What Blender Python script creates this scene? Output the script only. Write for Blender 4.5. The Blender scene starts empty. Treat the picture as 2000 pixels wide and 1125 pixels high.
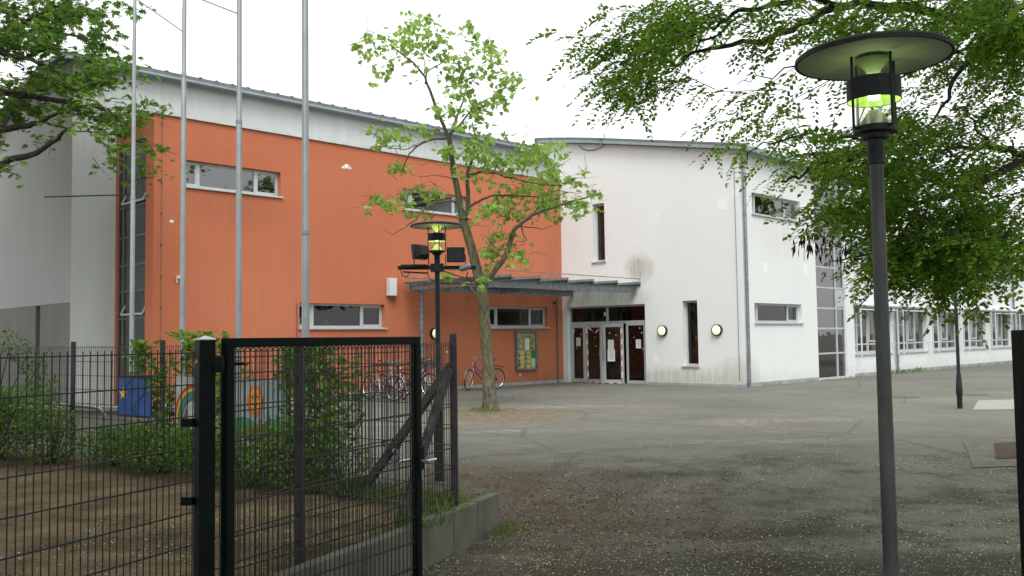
import bpy, math, random
import numpy as np
from mathutils import Vector, Matrix
random.seed(7); rng=np.random.default_rng(11)
SC=bpy.context.scene; COL=SC.collection
# ------------------------------------------------------------ camera
FL=1805.0; PITCH=math.atan(99.5/FL); ROLL=math.radians(0.8)
O=np.array([0,0,2.0])
cF=np.array([0,math.cos(PITCH),math.sin(PITCH)]);_R0=np.array([1,0,0.]);_U0=np.array([0,-math.sin(PITCH),math.cos(PITCH)])
cU=math.cos(ROLL)*_U0+math.sin(ROLL)*_R0; cR=math.cos(ROLL)*_R0-math.sin(ROLL)*_U0
cam=bpy.data.cameras.new('camera'); camo=bpy.data.objects.new('camera',cam); COL.objects.link(camo)
cam.sensor_width=36; cam.lens=FL/2000*36; cam.clip_end=3000; cam.clip_start=.05
M=Matrix(((cR[0],cU[0],-cF[0],O[0]),(cR[1],cU[1],-cF[1],O[1]),(cR[2],cU[2],-cF[2],O[2]),(0,0,0,1)))
camo.matrix_world=M; SC.camera=camo
# ------------------------------------------------------------ light
SUN_EL=math.radians(52); SUN_AZ=math.radians(176)      # azimuth clockwise from +Y
w=bpy.data.worlds.new('World'); SC.world=w; w.use_nodes=True
nt=w.node_tree; bg=nt.nodes['Background']; sky=nt.nodes.new('ShaderNodeTexSky'); sky.sky_type='NISHITA'; sky.sun_disc=False
sky.sun_elevation=SUN_EL; sky.sun_rotation=SUN_AZ; sky.air_density=1.0; sky.dust_density=4.0; sky.ozone_density=1.0
hs=nt.nodes.new('ShaderNodeHueSaturation'); hs.inputs['Saturation'].default_value=.10
nt.links.new(sky.outputs[0],hs.inputs['Color']); cl=nt.nodes.new('ShaderNodeMix'); cl.data_type='RGBA'; cl.inputs[0].default_value=.65; cl.inputs[7].default_value=(7.3,7.35,7.5,1); nt.links.new(hs.outputs[0],cl.inputs[6]); nt.links.new(cl.outputs[2],bg.inputs['Color']); bg.inputs['Strength'].default_value=.15
sl=bpy.data.lights.new('sun','SUN'); sl.energy=1.15; sl.angle=math.radians(25); sl.color=(1,.985,.96)
so=bpy.data.objects.new('sun',sl); COL.objects.link(so)
sd=Vector((math.sin(SUN_AZ)*math.cos(SUN_EL),math.cos(SUN_AZ)*math.cos(SUN_EL),math.sin(SUN_EL)))
so.rotation_euler=sd.to_track_quat('Z','Y').to_euler()
SC.view_settings.view_transform='Standard'; SC.view_settings.look='None'; SC.view_settings.exposure=0.62; SC.view_settings.gamma=1
SC.render.resolution_x=1024; SC.render.resolution_y=576
# ------------------------------------------------------------ geometry of the place
Z=np.array([0,0,1.]); GZ=.39
a=math.atan(.978)
u=np.array([math.sin(a),math.cos(a),0]); v=np.array([-math.cos(a),math.sin(a),0])
C=np.array([7.196,28.854,GZ]); S0=7.477; Q=C+S0*v; G=Q+2.3*v
def ray(x,y): return cF+cR*(x-1000)/FL-cU*(y-562.5)/FL
def at(x,y,d): r=ray(x,y); return O+r*(d/r[1])          # point at distance d (metres north of the gate)
def proj(P):
    q=P-O; wd=q@cF; wd=np.where(np.abs(wd)<1e-3,1e-3,wd)
    return 1000+FL*(q@cR)/wd, 562.5-FL*(q@cU)/wd, wd
def gz(y):
    t=np.clip((np.asarray(y,float)-8.8)/4.2,0,1); return GZ*t*t*(3-2*t)
# ------------------------------------------------------------ materials
MT={}
def mat(name,col,rough=.6,metal=0,noise=0,nscale=5,bump=0,bscale=60,col2=None,emit=None,estr=0,spec=.5,detail=6,stretch=None):
    m=bpy.data.materials.new(name); m.use_nodes=True; n=m.node_tree.nodes; l=m.node_tree.links; b=n['Principled BSDF']
    b.inputs['Base Color'].default_value=(*col,1); b.inputs['Roughness'].default_value=rough; b.inputs['Metallic'].default_value=metal
    b.inputs['Specular IOR Level'].default_value=spec
    tc=n.new('ShaderNodeTexCoord'); mp=n.new('ShaderNodeMapping'); l.new(tc.outputs['Object'],mp.inputs[0])
    if stretch: mp.inputs['Scale'].default_value=stretch
    if noise or col2:
        tx=n.new('ShaderNodeTexNoise'); tx.inputs['Scale'].default_value=nscale; tx.inputs['Detail'].default_value=detail
        l.new(mp.outputs[0],tx.inputs['Vector'])
        rp=n.new('ShaderNodeValToRGB'); rp.color_ramp.elements[0].position=.32; rp.color_ramp.elements[1].position=.68
        c2=col2 if col2 else tuple(min(1,c*(1+noise)) for c in col); c1=col if col2 else tuple(c*(1-noise) for c in col)
        rp.color_ramp.elements[0].color=(*c1,1); rp.color_ramp.elements[1].color=(*c2,1)
        l.new(tx.outputs[0],rp.inputs[0]); l.new(rp.outputs[0],b.inputs['Base Color'])
    if bump:
        t2=n.new('ShaderNodeTexNoise'); t2.inputs['Scale'].default_value=bscale; t2.inputs['Detail'].default_value=4
        l.new(tc.outputs['Object'],t2.inputs['Vector'])
        bp=n.new('ShaderNodeBump'); bp.inputs['Strength'].default_value=bump; bp.inputs['Distance'].default_value=.01
        l.new(t2.outputs[0],bp.inputs['Height']); l.new(bp.outputs[0],b.inputs['Normal'])
    if emit: b.inputs['Emission Color'].default_value=(*emit,1); b.inputs['Emission Strength'].default_value=estr
    MT[name]=m; return m
class NG:
    """small wrapper for writing node math"""
    def __init__(s,m): s.m=m; s.n=m.node_tree.nodes; s.l=m.node_tree.links; s.b=s.n['Principled BSDF']; s.tc=s.n.new('ShaderNodeTexCoord').outputs['Object']
    def map(s,scale=(1,1,1),loc=(0,0,0),rot=0):
        k=s.n.new('ShaderNodeMapping'); k.inputs['Scale'].default_value=scale; k.inputs['Location'].default_value=loc; k.inputs['Rotation'].default_value=(0,0,rot); s.l.new(s.tc,k.inputs[0]); return k.outputs[0]
    def noise(s,scale,detail=5,vec=None,rough=.55,dist=0):
        k=s.n.new('ShaderNodeTexNoise'); k.inputs['Scale'].default_value=scale; k.inputs['Detail'].default_value=detail; k.inputs['Roughness'].default_value=rough; k.inputs['Distortion'].default_value=dist
        s.l.new(vec if vec is not None else s.tc,k.inputs['Vector']); return k.outputs[0]
    def ramp(s,f,p0,p1,c0=(0,0,0),c1=(1,1,1)):
        k=s.n.new('ShaderNodeValToRGB'); e=k.color_ramp.elements; e[0].position=p0; e[1].position=p1; e[0].color=(*c0,1); e[1].color=(*c1,1); s.l.new(f,k.inputs[0]); return k.outputs[0]
    def math(s,op,a_,b_=None,clamp=False):
        k=s.n.new('ShaderNodeMath'); k.operation=op; k.use_clamp=clamp
        for i,x in enumerate((a_,b_)):
            if x is None: continue
            if isinstance(x,(int,float)): k.inputs[i].default_value=x
            else: s.l.new(x,k.inputs[i])
        return k.outputs[0]
    def mix(s,f,a_,b_):
        k=s.n.new('ShaderNodeMix'); k.data_type='RGBA'
        if isinstance(f,(int,float)): k.inputs[0].default_value=f
        else: s.l.new(f,k.inputs[0])
        for i,x in ((6,a_),(7,b_)):
            if isinstance(x,tuple): k.inputs[i].default_value=(*x,1)
            else: s.l.new(x,k.inputs[i])
        return k.outputs[2]
    def spot(s,cen,rad,soft=.5,wob=.6,wscale=3):
        """1 inside a wobbly ellipsoid of radii rad round cen"""
        k=s.n.new('ShaderNodeMapping'); k.vector_type='TEXTURE'; k.inputs['Location'].default_value=cen; k.inputs['Scale'].default_value=rad; s.l.new(s.tc,k.inputs[0])
        ln=s.n.new('ShaderNodeVectorMath'); ln.operation='LENGTH'; s.l.new(k.outputs[0],ln.inputs[0])
        nz=s.noise(wscale,5); d=s.math('ADD',ln.outputs['Value'],s.math('MULTIPLY',s.math('SUBTRACT',nz,.5),wob*2))
        return s.math('SUBTRACT',1.0,s.math('DIVIDE',s.math('SUBTRACT',d,1-soft),soft*2),True)
    def sep(s):
        k=s.n.new('ShaderNodeSeparateXYZ'); s.l.new(s.tc,k.inputs[0]); return k.outputs
    def bump(s,h,st=.5,dist=.01):
        k=s.n.new('ShaderNodeBump'); k.inputs['Strength'].default_value=st; k.inputs['Distance'].default_value=dist; s.l.new(h,k.inputs['Height']); s.l.new(k.outputs[0],s.b.inputs['Normal'])
def newmat(name,rough=.9,spec=.3):
    m=bpy.data.materials.new(name); m.use_nodes=True; g=NG(m); g.b.inputs['Roughness'].default_value=rough; g.b.inputs['Specular IOR Level'].default_value=spec; MT[name]=m; return g
def stucco(name,base,streak=.08,dirtlow=.5,stains=()):
    # render coat with rain streaks, splash dirt at the foot and mapped stains (object coordinates relative to building root)
    g=newmat(name,.95,.2)
    st=g.noise(1.0,6,g.map((3.2,3.2,.22)),.65); bl=g.noise(.45,5); fi=g.noise(140,3)
    c=g.mix(g.ramp(st,.35,.75),tuple(x*(1-streak*1.6) for x in base),tuple(min(1,x*(1+streak*.4)) for x in base))
    c=g.mix(g.math('MULTIPLY',g.ramp(bl,.4,.8),.35),c,tuple(x*.86 for x in base))
    c=g.mix(g.math('MULTIPLY',g.ramp(fi,.35,.65),.16),c,tuple(x*.72 for x in base))
    md=g.noise(16,5,None,.7); c=g.mix(g.math('MULTIPLY',g.ramp(md,.3,.7),.16),c,tuple(x*.80 for x in base))
    z=g.sep()[2]; zn=g.math('ADD',z,g.math('MULTIPLY',g.noise(2.5,6),-.7))
    c=g.mix(g.math('MULTIPLY',g.math('SUBTRACT',1.0,g.math('DIVIDE',g.math('ADD',zn,.35),.5),True),dirtlow),c,(base[0]*.42,base[1]*.42,base[2]*.36))
    for cen,rad,colr,am,wsc in stains:
        f=g.spot(cen,rad,.45,.45,wsc); vs=g.ramp(g.noise(1,5,g.map((9,9,.6))),.3,.65,(.35,.35,.35),(1,1,1))
        c=g.mix(g.math('MULTIPLY',g.math('MULTIPLY',f,vs),am),c,colr)
    g.l.new(c,g.b.inputs['Base Color']); g.bump(g.noise(110,3),.55,.006); return g.m
def rel(P): return tuple(P-C)      # building roots all sit at C
fr=lambda s,z: tuple(s*v+z*Z)
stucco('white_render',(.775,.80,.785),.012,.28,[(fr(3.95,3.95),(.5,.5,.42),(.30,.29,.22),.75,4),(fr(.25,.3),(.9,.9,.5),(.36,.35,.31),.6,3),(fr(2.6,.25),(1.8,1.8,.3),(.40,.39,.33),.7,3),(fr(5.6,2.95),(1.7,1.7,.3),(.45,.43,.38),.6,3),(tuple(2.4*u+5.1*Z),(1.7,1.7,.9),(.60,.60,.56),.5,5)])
orel=lambda s,z: tuple(S0*v+s*u+z*Z)
stucco('orange_render',(.535,.176,.092),.02,.4,[(orel(-13.2,5.2),(1.5,1.5,.5),(.36,.125,.07),.55,3),(orel(-9.7,1.5),(1.6,1.6,.5),(.38,.135,.075),.5,3),(orel(-2.3,1.75),(1.6,1.6,.25),(.36,.12,.07),.4,3),(orel(-8.6,4.9),(2.2,2.2,1.5),(.44,.14,.08),.45,1.2),(orel(-12.8,2.6),(1.8,1.8,1.3),(.60,.22,.13),.4,1.5),(orel(-.45,4.7),(.4,.4,1.8),(.36,.15,.085),.7,2),(orel(-1.4,6.5),(.5,.5,1.),(.40,.15,.08),.5,2),(orel(-13.2,6.55),(1.6,1.6,.3),(.42,.13,.06),.5,3),(orel(-4,.3),(5,5,.3),(.42,.16,.09),.5,2),(orel(-10,7.1),(6,6,.25),(.45,.14,.07),.5,2)])
stucco('grey_render',(.37,.385,.375),.02,.4)
stucco('clerestory_render',(.62,.655,.635),.07,.2)
stucco('dark_grey_render',(.20,.205,.185),.08,.3)
mat('plinth',(.30,.335,.34),.9,noise=.15,nscale=3)
mat('roof_metal',(.30,.36,.38),.45,.6,noise=.12,nscale=2)
mat('roof_edge',(.17,.18,.19),.5,.5,noise=.15,nscale=4)
mat('alu_frame',(.50,.53,.53),.45,.3,noise=.07,nscale=6)
mat('alu_dark',(.12,.135,.135),.5,.3,noise=.1,nscale=6)
mat('sill_metal',(.55,.58,.58),.4,.4,noise=.1,nscale=5)
mat('galv',(.22,.25,.26),.45,.6,noise=.3,nscale=9,detail=8)
mat('galv_dark',(.022,.028,.026),.42,.1,col2=(.085,.095,.09),nscale=7,detail=9,stretch=(1,1,.35),bump=.2,bscale=60)
mat('pole_grey',(.29,.32,.335),.5,.35,noise=.12,nscale=3)
mat('black_green',(.002,.007,.0055),.5,0,noise=.3,nscale=9,spec=.15)
mat('wire_green',(.012,.02,.017),.35,.0,noise=.3,nscale=12)
mat('fence_grey',(.045,.04,.045),.5,.2,noise=.3,nscale=7)
mat('strut',(.045,.048,.042),.7,.1,noise=.5,nscale=10,detail=9,stretch=(1,1,.3))
mat('anthracite',(.015,.022,.023),.5,.0,noise=.5,nscale=11,bump=.3,bscale=90,detail=9,spec=.3)
mat('lamp_under',(.50,.54,.47),.7,noise=.12,nscale=5,bump=.15,bscale=50)
mat('bike_black',(.015,.015,.017),.35)
mat('tyre',(.02,.02,.02),.85)
mat('chrome',(.62,.63,.64),.25,.9)
mat('bike_silver',(.55,.57,.6),.3,.5); mat('bike_blue',(.03,.03,.16),.3); mat('bike_purple',(.09,.03,.05),.4)
mat('reflector',(.8,.25,.02),.25,emit=(1,.3,.02),estr=.25); mat('reflector_red',(.5,.01,.01),.25)
mat('basket',(.06,.035,.03),.7)
mat('bark_dark',(.035,.03,.024),.9,noise=.4,nscale=12,bump=.8,bscale=30)
mat('paper',(.72,.74,.74),.8); mat('print_grey',(.22,.24,.27),.8)
mat('board_back',(.50,.43,.25),.8,noise=.22,nscale=7)
mat('ink',(.03,.022,.012),.8); mat('yellow_card',(.78,.70,.22),.7); mat('green_card',(.03,.30,.11),.7)
mat('blue_paint',(.018,.085,.30),.6,noise=.25,nscale=4); mat('star_paint',(.75,.34,.03),.6,noise=.3,nscale=9)
mat('blue_dark',(.012,.045,.17),.6)
mat('white_board',(.42,.45,.42),.7,noise=.1,nscale=6); mat('sky_board',(.24,.30,.31),.7,noise=.14,nscale=6)
mat('red_paint',(.42,.035,.018),.6); mat('yellow_paint',(.62,.42,.03),.6); mat('teal_paint',(.04,.17,.20),.6); mat('purple_paint',(.10,.05,.13),.6)
mat('sun_paint',(.60,.24,.015),.6,noise=.3,nscale=9); mat('sun_orange',(.50,.13,.015),.6); mat('hill_green',(.035,.17,.07),.6,noise=.2,nscale=8); mat('hill_olive',(.13,.15,.02),.6,noise=.2,nscale=8)
mat('tape_red',(.28,.035,.03),.5); mat('tape_white',(.7,.7,.68),.5)
mat('box_white',(.62,.63,.62),.5); mat('glass_lamp',(.85,.83,.62),.3,emit=(1,.93,.62),estr=.35,noise=.04,nscale=3)
mat('glow',(.55,.8,.2),.4,emit=(.56,.74,.22),estr=.34); mat('bulb',(.9,1,.7),.4,emit=(.9,1,.6),estr=4)
mat('glow_mid',(.6,.75,.25),.4,emit=(.70,.85,.20),estr=.5)
mat('cone_white',(.42,.47,.36),.6)
mat('floodlight_black',(.012,.012,.012),.4); mat('flood_glass',(.02,.025,.03),.06,spec=1)
mat('concrete',(.22,.22,.195),.95,noise=.28,nscale=4,bump=.5,bscale=70,detail=9)
mat('concrete_dirty',(.075,.08,.06),.95,col2=(.17,.175,.145),nscale=2.6,bump=.5,bscale=70,detail=9,stretch=(1,1,.5))
mat('coping',(.22,.225,.20),.9,noise=.3,nscale=7,bump=.4,bscale=60)
mat('inner',(.42,.36,.29),.9,noise=.2,nscale=1); mat('inner_brown',(.10,.06,.048),.9,noise=.3,nscale=1.2); mat('inner_green',(.05,.065,.055),.8,noise=.3,nscale=.8)
mat('blind_brown',(.16,.085,.065),.8); mat('blind',(.34,.34,.30),.8,noise=.12,nscale=2); mat('curtain',(.46,.45,.40),.9,noise=.2,nscale=4)
mat('red_brown',(.13,.05,.035),.7); mat('watering_green',(.02,.30,.12),.5)
mat('awning',(.66,.69,.70),.4,.2); mat('blue_violet',(.05,.03,.20),.5)
mat('cable',(.02,.02,.02),.6)
mat('yellow_sticker',(.75,.42,.03),.5); mat('post_cap',(.62,.66,.66),.35,.3)
def glassmat(name,tint,refl=.06,rough=.02):
    m=bpy.data.materials.new(name); m.use_nodes=True; n=m.node_tree.nodes; l=m.node_tree.links; n.remove(n['Principled BSDF'])
    out=n['Material Output']; tr=n.new('ShaderNodeBsdfTransparent'); tr.inputs[0].default_value=(*tint,1)
    gl=n.new('ShaderNodeBsdfGlossy'); gl.inputs['Roughness'].default_value=rough
    tc=n.new('ShaderNodeTexCoord'); nz=n.new('ShaderNodeTexNoise'); nz.inputs['Scale'].default_value=1.3; l.new(tc.outputs['Object'],nz.inputs['Vector'])
    bp=n.new('ShaderNodeBump'); bp.inputs['Strength'].default_value=.25; bp.inputs['Distance'].default_value=.02; l.new(nz.outputs[0],bp.inputs['Height']); l.new(bp.outputs[0],gl.inputs['Normal'])
    fz=n.new('ShaderNodeFresnel'); fz.inputs[0].default_value=1.5; ad=n.new('ShaderNodeMath'); ad.operation='ADD'; ad.inputs[1].default_value=refl; l.new(fz.outputs[0],ad.inputs[0])
    ge=n.new('ShaderNodeNewGeometry'); iv=n.new('ShaderNodeMath'); iv.operation='SUBTRACT'; iv.inputs[0].default_value=1; l.new(ge.outputs['Backfacing'],iv.inputs[1]); mu=n.new('ShaderNodeMath'); mu.operation='MULTIPLY'; l.new(ad.outputs[0],mu.inputs[0]); l.new(iv.outputs[0],mu.inputs[1])
    mx=n.new('ShaderNodeMixShader'); l.new(mu.outputs[0],mx.inputs[0]); l.new(tr.outputs[0],mx.inputs[1]); l.new(gl.outputs[0],mx.inputs[2]); l.new(mx.outputs[0],out.inputs[0]); MT[name]=m
glassmat('window_glass',(.52,.54,.49),.03); glassmat('wing_glass',(.78,.80,.76),.02); glassmat('upper_glass',(.34,.38,.35),.16); glassmat('clear_glass',(.93,.95,.88),.03); glassmat('canopy_glass',(.62,.68,.66),.12,.15)
def leafmat(name,c0,c1,trans=.35,rough=.5):
    m=bpy.data.materials.new(name); m.use_nodes=True; n=m.node_tree.nodes; l=m.node_tree.links; b=n['Principled BSDF']; out=n['Material Output']
    ge=n.new('ShaderNodeNewGeometry'); rp=n.new('ShaderNodeValToRGB'); e=rp.color_ramp.elements; e[0].color=(*c0,1); e[1].color=(*c1,1)
    l.new(ge.outputs['Random Per Island'],rp.inputs[0])
    tc=n.new('ShaderNodeTexCoord'); nz=n.new('ShaderNodeTexNoise'); nz.inputs['Scale'].default_value=1.1; nz.inputs['Detail'].default_value=3; l.new(tc.outputs['Object'],nz.inputs['Vector'])
    hsv=n.new('ShaderNodeHueSaturation'); mr=n.new('ShaderNodeMapRange'); mr.inputs[1].default_value=.3; mr.inputs[2].default_value=.7; mr.inputs[3].default_value=.65; mr.inputs[4].default_value=1.35
    l.new(nz.outputs[0],mr.inputs[0]); l.new(mr.outputs[0],hsv.inputs['Value']); l.new(rp.outputs[0],hsv.inputs['Color'])
    l.new(hsv.outputs[0],b.inputs['Base Color']); b.inputs['Roughness'].default_value=rough; b.inputs['Specular IOR Level'].default_value=.25
    t=n.new('ShaderNodeBsdfTranslucent'); l.new(hsv.outputs[0],t.inputs[0]); mx=n.new('ShaderNodeMixShader'); mx.inputs[0].default_value=trans
    l.new(b.outputs[0],mx.inputs[1]); l.new(t.outputs[0],mx.inputs[2]); l.new(mx.outputs[0],out.inputs[0]); MT[name]=m
leafmat('leaf_robinia',(.08,.18,.018),(.34,.54,.07),.6)
leafmat('leaf_maple',(.085,.18,.028),(.19,.33,.05),.55)
leafmat('leaf_catalpa',(.19,.34,.06),(.36,.52,.12),.5)
leafmat('leaf_vine',(.08,.19,.025),(.24,.42,.045),.45)
leafmat('leaf_shrub',(.07,.15,.025),(.17,.30,.045),.4)
leafmat('grass_blade',(.08,.14,.03),(.20,.25,.07),.3)
leafmat('dry_leaf',(.055,.03,.017),(.17,.10,.055),.1,.9)
leafmat('petal',(.28,.26,.15),(.75,.72,.52),.2,.9)
leafmat('seed_pod',(.03,.012,.012),(.07,.03,.02),.1,.7)
g=newmat('bark_green',.95,.2)
c=g.mix(g.ramp(g.noise(18,8,g.map((1,1,.35))),.35,.7),(.06,.056,.04),(.19,.185,.135)); c=g.mix(g.math('MULTIPLY',g.ramp(g.noise(3,4),.4,.65),.42),c,(.16,.145,.03))
g.l.new(c,g.b.inputs['Base Color']); g.bump(g.noise(40,6,g.map((1,1,.3))),.9,.02)
# ---- yard surface
g=newmat('asphalt',.95,.15)
n1=g.noise(.35,6); n2=g.noise(3,7); n3=g.noise(90,3)
c=g.mix(g.ramp(n1,.3,.7),(.135,.134,.115),(.195,.193,.166)); c=g.mix(g.math('MULTIPLY',g.ramp(n2,.35,.7),.45),c,(.105,.105,.093))
c=g.mix(g.math('MULTIPLY',g.ramp(n3,.5,.72),.45),c,(.26,.26,.23))
sv=g.map((.55,3.2,1)); sand=g.noise(.55,6,sv,.6)
yy=g.sep()[1]; xx=g.sep()[0]
far=g.math('MULTIPLY',g.math('SUBTRACT',yy,11.0),.25,True)
c=g.mix(g.math('MULTIPLY',g.math('MULTIPLY',g.ramp(sand,  .57,.74),far),.4),c,(.33,.30,.21))
for cen,rad in (((4.3,16.9,.39),(.5,1.0,1)),((5.4,17.6,.39),(1.5,.35,1)),((4.0,14.2,.39),(1.3,.25,1)),((13.6,24.6,.39),(2.2,.35,1)),((10.6,22.5,.39),(1.5,.3,1)),((.9,21.9,.39),(2.2,.3,1)),((-.2,16.3,.39),(1,.3,1))):
    c=g.mix(g.math('MULTIPLY',g.math('MULTIPLY',g.spot(cen,rad,.9,.8,3.5),g.ramp(g.noise(7,7,None,.7),.42,.6)),.6),c,(.36,.33,.24))
for cen,rad in (((-.2,19.6,.39),(1.5,1.9,1)),((-.6,20.6,.39),(.8,.9,1))):
    c=g.mix(g.math('MULTIPLY',g.spot(cen,rad,.35,.45,2.6),.85),c,g.ramp(g.noise(9,7),.33,.68,(.11,.09,.06),(.24,.20,.13)))
seam=g.n.new('ShaderNodeTexBrick'); seam.inputs['Brick Width'].default_value=5.5; seam.inputs['Row Height'].default_value=3.2; seam.inputs['Mortar Size'].default_value=.012; seam.inputs['Scale'].default_value=1; seam.inputs['Color1'].default_value=(.93,.93,.93,1); seam.inputs['Color2'].default_value=(1.06,1.06,1.06,1); seam.inputs['Mortar'].default_value=(.6,.6,.6,1); g.l.new(g.map((1,1,1),(1.3,.4,0),math.radians(-44.3)),seam.inputs['Vector'])
mm=g.n.new('ShaderNodeMix'); mm.data_type='RGBA'; mm.blend_type='MULTIPLY'; mm.inputs[0].default_value=.7; g.l.new(c,mm.inputs[6]); g.l.new(seam.outputs[0],mm.inputs[7]); c=mm.outputs[2]
crack=g.n.new('ShaderNodeTexVoronoi'); crack.feature='DISTANCE_TO_EDGE'; crack.inputs['Scale'].default_value=.22; g.l.new(g.map((1,1,1),(3,1,0),.3),crack.inputs['Vector'])
c=g.mix(g.math('MULTIPLY',g.math('SUBTRACT',1.0,g.math('MULTIPLY',crack.outputs['Distance'],90.0),True),.45),c,(.07,.07,.06))
# pavers near the gate
br=g.n.new('ShaderNodeTexBrick'); br.inputs['Scale'].default_value=1; br.inputs['Brick Width'].default_value=.2; br.inputs['Row Height'].default_value=.1; br.inputs['Mortar Size'].default_value=.006
br.inputs['Color1'].default_value=(.085,.087,.075,1); br.inputs['Color2'].default_value=(.13,.132,.115,1); br.inputs['Mortar'].default_value=(.035,.033,.024,1)
g.l.new(g.map((1,1,1),(0,0,0),math.radians(24)),br.inputs['Vector'])
near=g.math('SUBTRACT',1.0,g.math('MULTIPLY',g.math('SUBTRACT',g.math('ADD',yy,g.math('MULTIPLY',g.noise(.9,3),1.2)),8.9),2.2,True),True)
pc=g.mix(g.math('MULTIPLY',g.ramp(g.noise(2,6),.35,.7),.55),br.outputs[0],(.07,.062,.042)); pc=g.mix(g.math('MULTIPLY',g.ramp(n3,.5,.72),.3),pc,(.18,.17,.13))
c=g.mix(near,c,pc)
# dirt drifts and moss
dz=g.noise(1.3,8,g.map((.85,1.35,1)),.7); band=g.math('MULTIPLY',g.math('MULTIPLY',g.math('SUBTRACT',yy,5.0),.5,True),g.math('MULTIPLY',g.math('SUBTRACT',14.5,yy),.35,True))
c=g.mix(g.math('MULTIPLY',g.math('MULTIPLY',g.ramp(dz,.47,.62),band),.75),c,(.055,.047,.03))
ls=g.ramp(g.noise(38,5),.3,.7,(.045,.032,.02),(.15,.11,.07))
for cen,rad,am in (((.2,10.4,.2),(1.4,1.1,1),.75),((1.2,9.7,.1),(1.1,.6,1),.6),((-.3,11.4,.39),(.9,.7,1),.9),((.4,8.4,.0),(.7,.6,1),.6)):
    c=g.mix(g.math('MULTIPLY',g.spot(cen,rad,.8,.9,3.0),am*.8),c,ls)
for cen,rad,am in (((2.8,9.4,.1),(.75,.25,1),.8),((2.6,8.0,.0),(1.5,.5,1),.5),((3.2,12.2,.36),(.8,.25,1),.5),((1.6,11.6,.3),(.6,.25,1),.6)):
    c=g.mix(g.math('MULTIPLY',g.spot(cen,rad,.9,1.1,4),am),c,(.03,.026,.018))
g.l.new(c,g.b.inputs['Base Color']); g.bump(g.noise(75,5),.6,.012)
g=newmat('dirt',1,.1)
c=g.mix(g.ramp(g.noise(2.2,7,None,.65),.33,.68),(.06,.043,.024),(.20,.155,.088)); c=g.mix(g.math('MULTIPLY',g.ramp(g.noise(60,4),.5,.7),.5),c,(.30,.24,.15)); c=g.mix(g.math('MULTIPLY',g.ramp(g.noise(.7,5,g.map((.7,1.8,1))),.5,.62),.6),c,(.05,.042,.026))
g.l.new(c,g.b.inputs['Base Color']); g.bump(g.noise(22,8),.9,.03)
g=newmat('soil',1,.1)
c=g.mix(g.ramp(g.noise(6,7),.33,.68),(.10,.085,.055),(.22,.18,.11)); c=g.mix(g.math('MULTIPLY',g.ramp(g.noise(1.5,4),.5,.65),.4),c,(.09,.11,.04)); g.l.new(c,g.b.inputs['Base Color']); g.bump(g.noise(30,6),.8,.02)
mat('paving',(.30,.30,.25),.9,noise=.12,nscale=5,bump=.3,bscale=60)
mat('joint_stone',(.125,.125,.10),.9,noise=.25,nscale=5,bump=.3,bscale=60); mat('hump_soil',(.065,.045,.03),1,noise=.5,nscale=14,bump=.8,bscale=40)
mat('iron',(.07,.065,.055),.7,noise=.4,nscale=30)
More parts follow.
